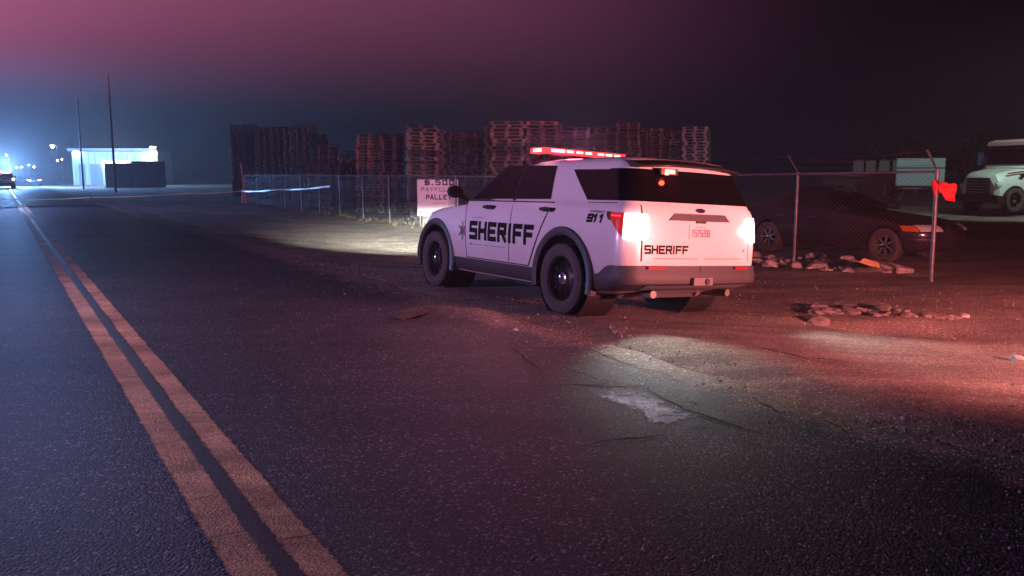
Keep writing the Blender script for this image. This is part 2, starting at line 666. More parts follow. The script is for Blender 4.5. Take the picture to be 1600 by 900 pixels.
def line_strip(name, t0, t1, m, wob, z, s0=-6, s1=150, step=0.06):
    mb = MB()
    rows, wv = [], []
    s = s0
    while s < s1:
        a = wob * noise.noise(Vector((s * 2.1, t0 * 31, 0))) + wob * 0.6 * noise.noise(Vector((s * 23, t0 * 31, 3)))
        b = wob * noise.noise(Vector((s * 2.1, t1 * 47, 0))) + wob * 0.6 * noise.noise(Vector((s * 23, t1 * 47, 3)))
        zz = 0.004 * noise.noise(Vector((s * 1.3, (t0 + t1) / 2 * 1.3, 0)))
        e = 0.016
        body = 0.74 + 0.16 * noise.noise(Vector((s * 1.1, t0 * 9, 5)))       # paint worn thin in places
        rows.append([W(s, t0 - e + a, z + zz), W(s, t0 + e + a, z + zz), W(s, (t0 + t1) / 2, z + zz), W(s, t1 - e + b, z + zz), W(s, t1 + e + b, z + zz)])
        wv += [0.20, body, body + 0.06, body, 0.20]
        s += step if s < 20 else step * 6
    mb.grid(rows)
    o = structure(mb.build(name, m, None, 60))
    wear(o, wv)
    return o


line_strip('tar_strip', 0.775, 0.905, M_TAR, 0.003, 0.0065)
line_strip('yellow_road_line', 0.635, 0.790, M_YEL, 0.006, 0.0105)
line_strip('yellow_road_line', 0.880, 1.020, M_YEL, 0.006, 0.0105)


def crack(pts, w, name='road_crack', z=0.014):
    """jagged groove seen as a narrow dark ribbon; pts are (s, t)"""
    mb = MB()
    path = []
    for (a, b), (c, d) in zip(pts, pts[1:]):
        n = max(3, int(math.hypot(c - a, d - b) / 0.045))
        for i in range(n):
            f = i / n
            path.append((a + (c - a) * f, b + (d - b) * f))
    path.append(pts[-1])
    rows = []
    for i, (s, t) in enumerate(path):
        e = math.sin(math.pi * min(1, max(0.04, i / (len(path) - 1)))) ** 0.5
        j = 0.03 * noise.noise(Vector((s * 6, t * 6, 2)))
        ww = w * e * (0.6 + 0.9 * abs(noise.noise(Vector((s * 14, t * 14, 8)))))
        zz = z if t < 2.9 else z + 0.012
        if t > 2.9:
            zz = z + 0.004 * noise.noise(Vector((s * 1.3, t * 1.3, 0))) + 0.018 * smooth(2.9, 4.2, t) * noise.noise(Vector((s * 1.1, t * 1.6, 4))) - 0.004
        dx, dy = pts[-1][0] - pts[0][0], pts[-1][1] - pts[0][1]
        L = math.hypot(dx, dy)
        nx, ny = -dy / L, dx / L
        rows.append([W(s + nx * (j - ww / 2), t + ny * (j - ww / 2), zz), W(s + nx * (j + ww / 2), t + ny * (j + ww / 2), zz)])
    mb.grid(rows)
    return structure(mb.build(name, M_CRACK))


def px_st(u, v, z=0.0):
    r = ray(u, v)
    k = (z - CAM_H) / r.z
    p = Vector((0, 0, CAM_H)) + r * k
    return (p.x * DX + p.y * DY, p.x * EX + p.y * EY)


for pts, w in [
        ([(832, 606), (890, 602), (960, 606), (1040, 606)], 0.022), ([(915, 546), (975, 568), (1030, 583), (1062, 598)], 0.02),
        ([(880, 575), (935, 594), (985, 604)], 0.014), ([(1010, 608), (1065, 640), (1130, 662), (1195, 682)], 0.022),
        ([(910, 700), (970, 688), (1050, 680)], 0.022), ([(1170, 622), (1225, 648)], 0.018), ([(800, 545), (850, 585)], 0.014),
        ([(1280, 650), (1330, 678)], 0.012), ([(1165, 540), (1260, 560), (1330, 566)], 0.02), ([(600, 506), (690, 498)], 0.014)]:
    crack([px_st(*p) for p in pts], w)
for s_, t0, t1 in ((4.85, 0.62, 1.05), (3.25, 0.86, 1.06), (3.42, 0.62, 0.80), (6.6, 0.60, 1.04), (9.2, 0.58, 1.05), (3.9, 0.62, 0.79)):
    crack([(s_, t0), (s_ + random.uniform(-0.05, 0.05), t1)], 0.008, 'road_crack', 0.0165)

# pale dusty patch worn into the broken asphalt
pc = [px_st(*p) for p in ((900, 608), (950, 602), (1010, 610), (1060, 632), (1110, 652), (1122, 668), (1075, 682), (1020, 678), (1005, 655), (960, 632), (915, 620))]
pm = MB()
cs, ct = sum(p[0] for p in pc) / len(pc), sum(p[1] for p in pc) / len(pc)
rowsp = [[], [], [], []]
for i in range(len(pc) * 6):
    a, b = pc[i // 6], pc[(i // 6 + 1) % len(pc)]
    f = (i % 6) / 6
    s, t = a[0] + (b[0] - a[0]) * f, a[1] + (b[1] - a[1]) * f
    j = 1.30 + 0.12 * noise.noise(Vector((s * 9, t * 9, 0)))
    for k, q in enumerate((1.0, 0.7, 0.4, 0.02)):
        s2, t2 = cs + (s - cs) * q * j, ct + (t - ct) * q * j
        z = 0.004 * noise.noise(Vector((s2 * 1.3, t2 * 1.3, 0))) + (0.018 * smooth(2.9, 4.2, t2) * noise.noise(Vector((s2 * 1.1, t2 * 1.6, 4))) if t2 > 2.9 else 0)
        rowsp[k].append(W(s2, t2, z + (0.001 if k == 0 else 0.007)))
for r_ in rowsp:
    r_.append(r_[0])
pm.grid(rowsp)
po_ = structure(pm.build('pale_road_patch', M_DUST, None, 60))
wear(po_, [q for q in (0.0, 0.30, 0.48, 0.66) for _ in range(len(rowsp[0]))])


def surface_z(s, t):
    if -5.9 < t < edge_t(s):
        z = 0.004 * noise.noise(Vector((s * 1.3, t * 1.3, 0)))
        if t > 2.9:
            z += 0.018 * smooth(2.9, 4.2, t) * noise.noise(Vector((s * 1.1, t * 1.6, 4)))
        return z
    return ground_z(s, t)


# loose gravel, uncountable
def pebble_mesh(mb, c, r):
    m = Matrix.Rotation(random.uniform(0, 6.28), 3, 'Z') @ Matrix.Rotation(random.uniform(0, 6.28), 3, 'X')
    vs = []
    for p in ((1, 0, 0), (-1, 0, 0), (0, 1, 0), (0, -1, 0), (0, 0, 1), (0, 0, -1)):
        vs.append(Vector(c) + (m @ Vector(p)) * r * random.uniform(0.6, 1.2))
    mb.add(vs, [(0, 2, 4), (2, 1, 4), (1, 3, 4), (3, 0, 4), (2, 0, 5), (1, 2, 5), (3, 1, 5), (0, 3, 5)])


M_STONE = mat('stone_chips', (0.30, 0.28, 0.26), 0.8, noise_amt=0.4, nscale=30)
gr = MB()
for i in range(5200):
    s = 1.0 + 16 * random.random() ** 1.6
    t = random.gauss(5.2, 2.6) if random.random() < 0.75 else random.uniform(-3, 12)
    if t < 1.08:
        continue
    r = random.choice((0.003, 0.004, 0.005, 0.007)) * random.uniform(0.7, 1.3)
    if t > 3.5 and random.random() < 0.04:
        r *= 2.2
    pebble_mesh(gr, W(s, t, surface_z(s, t) + r * 0.5), r)
structure(gr.build('gravel', M_STONE), 'stuff')
M_CLOD = mat('dirt_clods', (0.26, 0.21, 0.17), 0.95, noise_amt=0.4, nscale=20)
cd_ = MB()
for i in range(2100):
    s = 1.5 + 14 * random.random() ** 1.3
    t = random.choice((random.gauss(4.75, 0.3), random.uniform(4.6, 11.8)))
    r = random.choice((0.005, 0.007, 0.010, 0.015)) * random.uniform(0.7, 1.3)
    pebble_mesh(cd_, W(s, t, surface_z(s, t) + r * 0.25), r)
structure(cd_.build('dirt_clods', M_CLOD), 'stuff')

M_WEED = mat('dry_grass', (0.20, 0.16, 0.09), 0.9, noise_amt=0.4, nscale=3)
wd_ = MB()
for i in range(260):
    s0 = 13.0 + 38 * random.random() ** 1.2
    t0 = random.gauss(11.9, 0.35)
    z0 = ground_z(s0, t0)
    for j in range(random.randint(5, 11)):
        a = random.uniform(0, 6.28)
        h_ = random.uniform(0.04, 0.15)
        b0 = W(s0 + random.gauss(0, 0.05), t0 + random.gauss(0, 0.05), z0 - 0.01)
        tip_ = b0 + Vector((math.cos(a) * h_ * 0.5, math.sin(a) * h_ * 0.5, h_))
        sd = Vector((-math.sin(a), math.cos(a), 0)) * 0.006
        mid_ = (b0 + tip_) / 2 + Vector((0, 0, h_ * 0.12))
        wd_.add([b0 - sd, b0 + sd, mid_ + sd * 0.7, mid_ - sd * 0.7, tip_], [(0, 1, 2, 3), (3, 2, 4)])
structure(wd_.build('dry_weeds', M_WEED), 'stuff')

# ------------------------------------------------------------------ patrol SUV (local: x forward, y left, z up, origin under the rear axle)
LV = [  # z, rear x, front x, half width
    (0.27, -0.66, 3.76, 0.86), (0.34, -0.90, 3.86, 0.92), (0.40, -1.05, 3.90, 0.94), (0.46, -1.06, 3.92, 0.955), (0.62, -1.065, 3.93, 0.968), (0.80, -1.06, 3.92, 0.975),
    (0.90, -1.055, 3.90, 0.972), (1.00, -1.05, 3.78, 0.962), (1.07, -1.045, 3.42, 0.955), (1.13, -1.04, 2.92, 0.945), (1.17, -1.03, 2.48, 0.930),
    (1.195, -1.02, 2.24, 0.905), (1.24, -1.00, 2.12, 0.885), (1.40, -0.93, 1.88, 0.838), (1.54, -0.86, 1.64, 0.790), (1.62, -0.81, 1.48, 0.752),
    (1.658, -0.76, 1.34, 0.712), (1.684, -0.66, 1.10, 0.63), (1.700, -0.45, 0.75, 0.47)]
ZS = [l[0] for l in LV]
RR, BOW = 0.20, 0.035


def lv(k, z):
    return lerp_table([(l[0], l[k]) for l in LV], z)


def side_bow(x):
    return 0.030 * ((x - 1.3) / 2.4) ** 2


def plan(u, z, off=0.0, sgn=1):
    """point on the body: u<0 along the flank ahead of the rear corner, then round the corner, then along the rear face"""
    xr, w = lv(1, z), lv(3, z)
    x0 = xr + BOW + RR
    wc = w - side_bow(x0)
    la = RR * math.pi / 2
    if u <= 0:
        x = x0 - u
        return Vector((x, sgn * (w - side_bow(x) + off), z))
    if u < la:
        a = u / RR
        return Vector((x0 - (RR + off) * math.sin(a), sgn * (wc - RR + (RR + off) * math.cos(a)), z))
    y = wc - RR - (u - la)
    return Vector((xr + BOW * (y / (wc - RR)) ** 2 - off, sgn * y, z))


def side_pt(x, z, off=0.0, sgn=1):
    return plan(lv(1, z) + BOW + RR - x, z, off, sgn)


def rear_pt(y, z, off=0.0):
    xr, w = lv(1, z), lv(3, z)
    wc = w - side_bow(xr + BOW + RR)
    s = 1 if y >= 0 else -1
    return plan(RR * math.pi / 2 + wc - RR - abs(y), z, off, s)


def ring(z):
    xr, xf, w = lv(1, z), lv(2, z), lv(3, z)
    half = []
    wc = w - side_bow(xr + BOW + RR)
    for i in range(5):
        half.append(rear_pt((wc - RR) * i / 5, z))
    for i in range(7):
        half.append(plan(RR * math.pi / 2 * (1 - i / 6), z))
    rf = min(0.55, w * 0.6)
    fb = 0.10 if z < 1.1 else 0.16
    x0, x1 = xr + BOW + RR, xf - fb - rf
    for i in range(1, 31):
        half.append(side_pt(x0 + (x1 - x0) * i / 30, z))
    wf = w - side_bow(x1)
    for i in range(1, 9):
        a = math.pi / 2 * i / 8
        half.append(Vector((x1 + rf * math.sin(a), wf - rf + rf * math.cos(a), z)))
    for i in range(1, 5):
        y = (wf - rf) * (1 - i / 4)
        half.append(Vector((xf - fb * (y / (wf - rf)) ** 2, y, z)))
    return half + [Vector((p.x, -p.y, p.z)) for p in half[-2:0:-1]]


def make_suv_meshes():
    D = {}
    zs = []
    for a, b in zip(ZS, ZS[1:]):
        zs.append(a)
        if b - a > 0.07:
            zs.append((a + b) / 2)
    zs.append(ZS[-1])
    mb = MB()
    rings = [ring(z) for z in zs]
    n = len(rings[0])
    for r in rings:
        mb.v += [tuple(p) for p in r]
    for i in range(len(rings) - 1):
        for j in range(n):
            mb.f.append((i * n + j, i * n + (j + 1) % n, (i + 1) * n + (j + 1) % n, (i + 1) * n + j))
    mb.v += [(1.4, 0, zs[0]), (0.15, 0, 1.708)]
    for j in range(n):
        mb.f.append((j, (j + 1) % n, len(mb.v) - 2))
        mb.f.append(((len(rings) - 1) * n + j, (len(rings) - 1) * n + (j + 1) % n, len(mb.v) - 1))
    body = mb.mesh('body', M_WHITE)
    cut = []
    for cx in (0.0, 3.025):
        for sg in (-1, 1):
            c = MB()
            pf = [(0.47 * math.cos(2 * math.pi * k / 40) + cx, 0.40 + 0.47 * math.sin(2 * math.pi * k / 40)) for k in range(40)]
            c.prism(pf, 1, sg * 0.58, sg * 1.3)
            cut.append(c.mesh('cut'))
    body = boolean_cut(body, cut)
    body.shade_smooth()
    body.set_sharp_from_angle(angle=R(32))
    D['body'] = body
    return D


def patch(fn, a0, a1, b0, b1, off, na=10, nb=6, back=0.02):
    """bilinear quad patch: corners given as (a,b) pairs in surface coordinates"""
    mb = MB()
    rows, bk = [], []
    for i in range(nb + 1):
        v = i / nb
        r, q = [], []
        for j in range(na + 1):
            u = j / na
            pa = [(a0[k] * (1 - u) + a1[k] * u) * (1 - v) + (b0[k] * (1 - u) + b1[k] * u) * v for k in (0, 1)]
            r.append(fn(pa[0], pa[1], off))
            q.append(fn(pa[0], pa[1], -back))
        rows.append(r)
        bk.append(q)
    mb.slab(rows, bk)
    return mb


def wrap(us, zt, zb, off, back=0.02, sgn=1, nz=4):
    mb = MB()
    rows, bk = [], []
    for i in range(nz + 1):
        f = i / nz
        rows.append([plan(u, zb(u) + (zt(u) - zb(u)) * f, off if not callable(off) else off(u, f), sgn) for u in us])
        bk.append([plan(u, zb(u) + (zt(u) - zb(u)) * f, -back, sgn) for u in us])
    mb.slab(rows, bk)
    return mb


def frange(a, b, n):
    return [a + (b - a) * i / n for i in range(n + 1)]


def arc_ring(r0, r1, cx, cz, y0, y1, a0, a1, n=40):
    """flat ring segment with thickness along y"""
    mb = MB()
    rows = []
    for i in range(n + 1):
        a = a0 + (a1 - a0) * i / n
        c, s = math.cos(a), math.sin(a)
        rows.append([(cx + r0 * c, y0, cz + r0 * s), (cx + r0 * c, y1 - 0.012, cz + r0 * s), (cx + (r0 + 0.015) * c, y1, cz + (r0 + 0.015) * s),
                     (cx + (r1 - 0.015) * c, y1, cz + (r1 - 0.015) * s), (cx + r1 * c, y1 - 0.015, cz + r1 * s), (cx + r1 * c, y0, cz + r1 * s)])
    mb.grid([r + [r[0]] for r in rows])
    return mb


def wheel_meshes():
    ty = MB()
    prof = [(0.235, -0.09), (0.25, -0.115), (0.30, -0.128), (0.345, -0.126), (0.368, -0.112), (0.380, -0.085)]
    for y in (-0.085, -0.045, 0.0, 0.045):
        prof += [(0.381, y + 0.004), (0.381, y + 0.032), (0.371, y + 0.034), (0.371, y + 0.043)]
    prof += [(0.380, 0.085), (0.368, 0.112), (0.345, 0.126), (0.30, 0.128), (0.25, 0.115), (0.235, 0.09)]
    ty.lathe_y(prof, 56)
    for k in range(56):                                                      # shoulder blocks
        an = 2 * math.pi * k / 56
        for sy in (-1, 1):
            m = Matrix.Rotation(-an, 3, 'Y')
            ty.box(m @ Vector((0.372, sy * 0.103, 0)), (0.020, 0.026, 0.022), m)
    rim = MB()
    rim.lathe_y([(0.240, -0.09), (0.240, 0.095), (0.228, 0.100), (0.215, 0.085), (0.195, 0.045), (0.150, 0.050), (0.120, 0.068), (0.075, 0.072), (0.07, 0.05), (0.15, 0.02), (0.22, 0.0), (0.225, -0.09)], 40)
    for k in range(10):                                                      # webs between the vent holes
        an = 2 * math.pi * k / 10
        m = Matrix.Rotation(-an, 3, 'Y')
        rim.box(m @ Vector((0.172, 0.052, 0)), (0.055, 0.02, 0.045), m)
    cap = MB()
    cap.lathe_y([(0.001, 0.100), (0.045, 0.098), (0.066, 0.088), (0.072, 0.070), (0.001, 0.06)], 20)
    nuts = MB()
    for k in range(5):
        an = 2 * math.pi * k / 5
        nuts.tube([(0.098 * math.cos(an), 0.066, 0.098 * math.sin(an)), (0.098 * math.cos(an), 0.088, 0.098 * math.sin(an))], 0.012, 6)
    return (rim.mesh('wheel', M_RIM, 35), ty.mesh('tyre', M_TYRE, 35), cap.mesh('hub_cap', M_CHROME, 35), nuts.mesh('wheel_nuts', M_CHROME))


def put_wheels(root, meshes, spots, scale=1.0):
    for (x, y, z, sg) in spots:
        w = link('wheel', meshes[0], root)
        w.location = (x, y, z)
        w.scale = (scale, scale, scale)
        if sg < 0:
            w.rotation_euler = (0, 0, math.pi)
        for nm, me in zip(('tyre', 'hub_cap', 'wheel_nuts'), meshes[1:]):
            c_ = link(nm, me, w)
            if nm == 'wheel_nuts':
                structure(c_, 'stuff')


WHEEL = wheel_meshes()
SUV_D = make_suv_meshes()


def M_lamp(name, col, strength):
    return mat(name, (0.8, 0.8, 0.8), 0.3, emit=col, estr=strength)


M_TAIL = M_lamp('tail_lamp_glow', (1.0, 0.90, 0.84), 4.0)
M_BARRED = mat('red_bar_lens', (0.5, 0.02, 0.03), 0.25, emit=(1.0, 0.05, 0.06), estr=1.7)
M_BARLED = M_lamp('red_bar_diode', (1.0, 0.40, 0.28), 5.0)
M_BARPINK = M_lamp('pink_bar_diode', (1.0, 0.32, 0.80), 2.6)
M_HATCH = M_lamp('hatch_flasher', (1.0, 0.07, 0.03), 7.0)
M_HEAD = mat('headlight_lens', (0.7, 0.72, 0.75), 0.12, emit=(1.0, 0.95, 0.8), estr=0.9)


def build_suv(label, loc, rot):
    root = empty('patrol_suv', label, 'patrol car', loc, rot)
    link('body', SUV_D['body'], root)
    fl = lambda x, z, o: side_pt(x, z, o, 1)
    fr = lambda x, z, o: side_pt(x, z, o, -1)
    la = RR * math.pi / 2
    for fn, sg in ((fl, 1), (fr, -1)):
        d1 = patch(fn, (2.10, 0.475), (1.075, 0.475), (2.17, 1.185), (1.06, 1.185), 0.007, 14, 10).build('front_door', M_WHITE, root, 40)
        d2 = patch(fn, (1.06, 0.475), (0.66, 0.475), (1.045, 1.185), (0.27, 1.185), 0.007, 12, 10).build('rear_door', M_WHITE, root, 40)
        for d, hx in ((d1, 1.56), (d2, 0.31)):
            h = MB()
            p0, p1 = fn(hx + 0.10, 1.115, 0.045), fn(hx - 0.10, 1.12, 0.045)
            h.tube([fn(hx + 0.115, 1.113, 0.0), p0, fn(hx, 1.125, 0.052), p1, fn(hx - 0.115, 1.118, 0.0)], [0.014, 0.018, 0.019, 0.018, 0.014], 8)
            h.box(fn(hx, 1.112, 0.012), (0.20, 0.014, 0.05))
            h.build('handle', M_BLACK, d, 40)
        patch(fn, (2.10, 1.215), (1.12, 1.222), (1.50, 1.620), (1.14, 1.624), 0.006, 10, 8).build('front_window', M_GLASS, root, 40)
        patch(fn, (1.085, 1.222), (0.36, 1.228), (1.105, 1.624), (0.44, 1.605), 0.006, 8, 8).build('rear_window', M_GLASS, root, 40)
        patch(fn, (1.135, 1.205), (1.07, 1.205), (1.155, 1.635), (1.09, 1.635), 0.0035, 2, 8).build('pillar_trim', M_BLACK, root)
        # quarter glass runs on into the dark wrap of the rear pillar
        patch(fn, (-0.30, 1.228), (-0.775, 1.228), (0.10, 1.555), (-0.60, 1.545), 0.006, 10, 8).build('quarter_window', M_GLASS, root, 40)
        # flares, sills
        for cx in (0.0, 3.025):
            yy = 0.985 if cx == 0 else 0.975
            f = arc_ring(0.465, 0.555, cx, 0.385, sg * 0.90, sg * yy if False else yy, R(-14), R(194)) if sg > 0 else None
            if sg < 0:
                f = MB()
                g = arc_ring(0.465, 0.555, cx, 0.385, 0.90, yy, R(-14), R(194))
                f.add([(v[0], -v[1], v[2]) for v in g.v], g.f)
            f.build('wheel_arch_trim', M_CLAD, root, 40)
            lin = MB()
            lin.lathe_y([(0.468, sg * 0.55), (0.468, sg * 0.93), (0.475, sg * 0.93), (0.475, sg * 0.54), (0.01, sg * 0.54), (0.01, sg * 0.55)], 32, (cx, 0, 0.40))
            lin.build('wheel_well', M_BLACK, root, 40)
        patch(fn, (2.50, 0.285), (0.53, 0.285), (2.50, 0.455), (0.53, 0.455), 0.014, 14, 4).build('sill_cladding', M_CLAD, root, 40)
        # mirror
        m = MB()
        c = Vector((2.28, sg * 1.075, 1.295))
        m.tube([c + Vector((-0.05, 0, 0)), c + Vector((-0.045, 0, 0)), c, c + Vector((0.07, 0, 0)), c + Vector((0.09, 0, 0))], [0.06, 0.088, 0.098, 0.07, 0.02], 12)
        m.v = [(x, c.y + (y - c.y) * 1.15, c.z + (z - c.z) * 0.85) for x, y, z in m.v]
        m.bar((2.26, sg * 0.90, 1.20), (2.28, sg * 1.03, 1.25), 0.05, 0.05)
        m.build('side_mirror', M_BLACK, root, 40)
        # tail lamps
        tz = lambda u: 1.112
        us = frange(-0.095, 0.120, 8)
        zb_ = lambda u: lerp_table([(-0.095, 1.085), (-0.075, 1.045), (-0.02, 1.030), (0.03, 0.965), (0.09, 0.90), (0.12, 0.88)], u)
        lens = wrap(us, tz, zb_, 0.010, 0.02, sg).build('taillight', M_REDLENS, root, 40)
        wl = wrap(frange(-0.100, -0.045, 2), lambda u: 1.118, lambda u: zb_(u) - 0.006, 0.012, 0.02, sg).build('lamp_smoked_tip', M_BLACK, lens)
        us = frange(0.125, la + 0.065, 10)
        wrap(us, lambda u: 1.105 - 0.04 * max(0, (u - la - 0.03) / 0.035), lambda u: lerp_table([(0.09, 0.868), (0.2, 0.845), (0.35, 0.85), (0.4, 0.875)], u), 0.016, 0.02, sg).build('lamp_glass', M_TAIL, lens, 50)
        wrap(frange(-0.03, 0.09, 4), lambda u: 1.085, lambda u: 1.072, 0.013, 0.01, sg, 1).build('lamp_strip', M_BARRED, lens)
        # head lamps
        hl = MB()
        rows, bk = [], []
        for z in (0.86, 0.91, 0.96, 1.0):
            w_ = lv(3, z)
            r, q = [], []
            for k in range(8):
                a = R(8 + 62 * k / 7)
                xf = lv(2, z)
                fb, rf = (0.10, min(0.55, w_ * 0.6))
                x1 = xf - fb - rf
                wf = w_ - side_bow(x1)
                r.append((x1 + (rf + 0.01) * math.sin(a), sg * (wf - rf + (rf + 0.01) * math.cos(a)), z))
                q.append((x1 + (rf - 0.02) * math.sin(a), sg * (wf - rf + (rf - 0.02) * math.cos(a)), z))
            rows.append(r)
            bk.append(q)
        hl.slab(rows, bk)
        hl.build('headlight', M_HEAD, root, 40)
    # rear: gate, window, bumper
    gate = patch(rear_pt, (0.735, 0.640), (-0.735, 0.640), (0.735, 1.190), (-0.735, 1.190), 0.008, 20, 10).build('tailgate', M_WHITE, root, 40)
    us = frange(-0.10, la + 0.725, 24)
    for sg in (1, -1):
        wrap(us, lambda u: 1.555, lambda u: 1.228, 0.0055, 0.02, sg, 8).build('rear_glass', M_GLASS, root, 40)
    sp = MB()                                                                # roof spoiler
    rows, bk = [], []
    for y in frange(-0.70, 0.70, 14):
        e = 0.06 * (y / 0.70) ** 4
        dz = -0.030 * (y / 0.7) ** 2
        rows.append([(-0.60 + e, y, 1.682 + dz), (-0.80 + e, y, 1.660 + dz), (-0.945 + e, y, 1.622 + dz), (-0.955 + e, y, 1.606 + dz)])
        bk.append([(-0.60 + e, y, 1.615 + dz), (-0.78 + e, y, 1.600 + dz), (-0.90 + e, y, 1.592 + dz), (-0.95 + e, y, 1.598 + dz)])
    sp.slab(rows, bk)
    sp.build('roof_spoiler', M_BLACK, root, 40)
    hf = MB()
    hf.tube([(-0.925, 0.40, 1.538), (-0.925, 0.26, 1.538)], [0.022, 0.022], 10)
    hf.box((-0.905, 0.33, 1.538), (0.05, 0.19, 0.05))
    hb = MB()
    hb.box((-0.900, 0.33, 1.538), (0.03, 0.22, 0.062))
    h_ = hb.build('hatch_flasher', M_BLACK, root)
    l_ = MB()
    l_.box((-0.9185, 0.33, 1.538), (0.008, 0.135, 0.040))
    l_.box((-0.9185, 0.375, 1.512), (0.007, 0.05, 0.016))
    l_.build('flasher_lens', M_HATCH, h_)
    # garnish bar over the plate with the grip pad, badge, plate, lettering
    gb_ = patch(rear_pt, (0.425, 1.052), (-0.425, 1.052), (0.345, 1.125), (-0.345, 1.125), 0.020, 12, 4).build('gate_garnish', M_CLAD, gate, 40)
    patch(rear_pt, (0.060, 1.030), (-0.060, 1.030), (0.075, 1.056), (-0.075, 1.056), 0.024, 4, 2).build('grip_pad', M_BLACK, gate)
    bd = MB()
    bd.v = [tuple(rear_pt(0.0 + 0.065 * math.cos(a), 1.160 + 0.024 * math.sin(a), 0.016)) for a in frange(0, 2 * math.pi, 20)[:-1]]
    bd.v += [tuple(rear_pt(0.0 + 0.065 * math.cos(a), 1.160 + 0.024 * math.sin(a), 0.004)) for a in frange(0, 2 * math.pi, 20)[:-1]]
    bd.f = [tuple(range(20))] + [(i, (i + 1) % 20, 20 + (i + 1) % 20, 20 + i) for i in range(20)]
    bd.build('badge', mat('blue_badge', (0.02, 0.03, 0.10), 0.25, coat=0.5), gate)
    pl = patch(rear_pt, (0.155, 0.872), (-0.155, 0.872), (0.155, 1.020), (-0.155, 1.020), 0.015, 6, 2).build('number_plate', mat('plate_white', (0.72, 0.70, 0.70), 0.5), gate)
    M_PINK = mat('plate_ink', (0.16, 0.10, 0.16), 0.6)
    write('1575208', lambda x, y, o: rear_pt(0.125 - x, 0.895 + y, 0.0155 + o), 0.25, 0.072, 0.0095).build('plate_number', M_PINK, pl)
    write('C-A-L', lambda x, y, o: rear_pt(0.06 - x, 0.985 + y, 0.0155 + o), 0.12, 0.018, 0.004).build('plate_heading', mat('plate_red', (0.4, 0.08, 0.1), 0.6), pl)
    M_GREY = mat('grey_green_lettering', (0.022, 0.026, 0.018), 0.8, spec=0.1)
    write('SHERIFF', lambda x, y, o: rear_pt(0.705 - x, 0.715 + y, 0.008 + o), 0.535, 0.088, 0.021, gap=1.9).build('gate_lettering', M_GREY, gate)
    write('F', lambda x, y, o: rear_pt(-0.655 - x, 0.74 + y, 0.008 + o), 0.02, 0.03, 0.008).build('model_badge', M_CLAD, gate)
    for y0, y1 in ((0.60, 0.02), (-0.06, -0.62)):
        patch(rear_pt, (y0, 0.668), (y1, 0.668), (y0, 0.674), (y1, 0.674), 0.0085, 8, 1).build('gate_crease', M_SEAM, gate)
    for y in (0.742, -0.742):
        patch(rear_pt, (y + 0.007, 0.64), (y - 0.007, 0.64), (y + 0.007, 1.19), (y - 0.007, 1.19), 0.004, 1, 8).build('gate_seam', M_SEAM, root)
    # dark bumper wrapping the back corners
    ztop = lambda u: lerp_table([(-0.42, 0.485), (-0.20, 0.485), (-0.07, 0.575), (0.0, 0.590), (0.3, 0.600), (2, 0.600)], u)
    wc = lv(3, 0.5) - side_bow(-0.8)
    for sg in (1, -1):
        us = frange(-0.34, 0, 8) + frange(0.02, la, 8)[0:] + frange(la + 0.06, la + wc - RR, 8)
        b = wrap(us, ztop, lambda u: 0.330 - 0.03 * smooth(0.3, -0.1, u), lambda u, f: 0.022 + 0.030 * math.sin(math.pi * min(1, f * 1.1)) * smooth(-0.35, 0.1, u), 0.03, sg, 6).build('rear_bumper', M_CLAD, root, 40)
        wrap(frange(la + 0.05, la + 0.25, 4), lambda u: 0.592, lambda u: 0.570, 0.055, 0.0, sg, 1).build('reflector', M_REFL, b)
        wrap(frange(la + 0.02, la + wc - RR - 0.001, 8), lambda u: 0.405, lambda u: 0.345, 0.058, 0.0, sg, 2).build('skid_plate', mat('grey_skid', (0.16, 0.16, 0.17), 0.5), b, 40)
    hit = MB()
    hit.box((-1.13, 0.0, 0.445), (0.04, 0.26, 0.075))
    hh = hit.build('hitch_cover', mat('grey_skid', (0.16, 0.16, 0.17), 0.5), root)
    hr = MB()
    hr.tube([(-1.165, -0.05, 0.445), (-1.150, -0.05, 0.445)], [0.03, 0.032], 12)
    hr.build('hitch_socket', M_BLACK, hh)
    # exhausts and underbody
    for sg in (1, -1):
        e = MB()
        e.tube([(-0.55, sg * 0.48, 0.305), (-0.80, sg * 0.50, 0.30), (-0.99, sg * 0.52, 0.305)], [0.06, 0.05, 0.038], 12)
        e.tube([(-0.62, sg * 0.36, 0.31), (-0.62, sg * 0.66, 0.31)], [0.085, 0.085], 14)
        e.build('exhaust', mat('exhaust_steel', (0.22, 0.19, 0.15), 0.55, metal=0.4, noise_amt=0.3, nscale=12), root, 40)
    ax = MB()
    ax.tube([(-0.05, -0.78, 0.33), (-0.05, 0.78, 0.33)], 0.05, 10)
    ax.box((0.0, 0, 0.31), (0.35, 0.6, 0.14))
    ax.box((1.5, 0, 0.26), (4.3, 1.3, 0.06))
    ax.build('underbody', M_BLACK, root)
    put_wheels(root, WHEEL, [(0, 0.855, 0.381, 1), (0, -0.855, 0.381, -1), (3.025, 0.850, 0.381, 1), (3.025, -0.850, 0.381, -1)])
    # windscreen, grille
    ws = MB()
    rows, bk = [], []
    for z in frange(1.225, 1.63, 6):
        xf, w = lv(2, z), lv(3, z)
        r, q = [], []
        for y in frange(-w * 0.80, w * 0.80, 10):
            wf = w - 0.02
            x = xf - 0.16 * min(1, abs(y) / (wf * 0.45)) ** 2 if abs(y) < wf * 0.40 else None
            rf = min(0.55, w * 0.6)
            if x is None:
                yy = min(abs(y), wf)
                cy = wf - rf
                x = xf - 0.16 - rf + math.sqrt(max(0, rf * rf - (yy - cy) ** 2)) if yy > cy else xf - 0.16 * (yy / cy) ** 2
            r.append((x + 0.012, y, z + 0.008))
            q.append((x - 0.03, y, z))
        rows.append(r)
        bk.append(q)
    ws.slab(rows, bk)
    ws.build('windscreen', M_GLASS, root, 40)
    gm = MB()
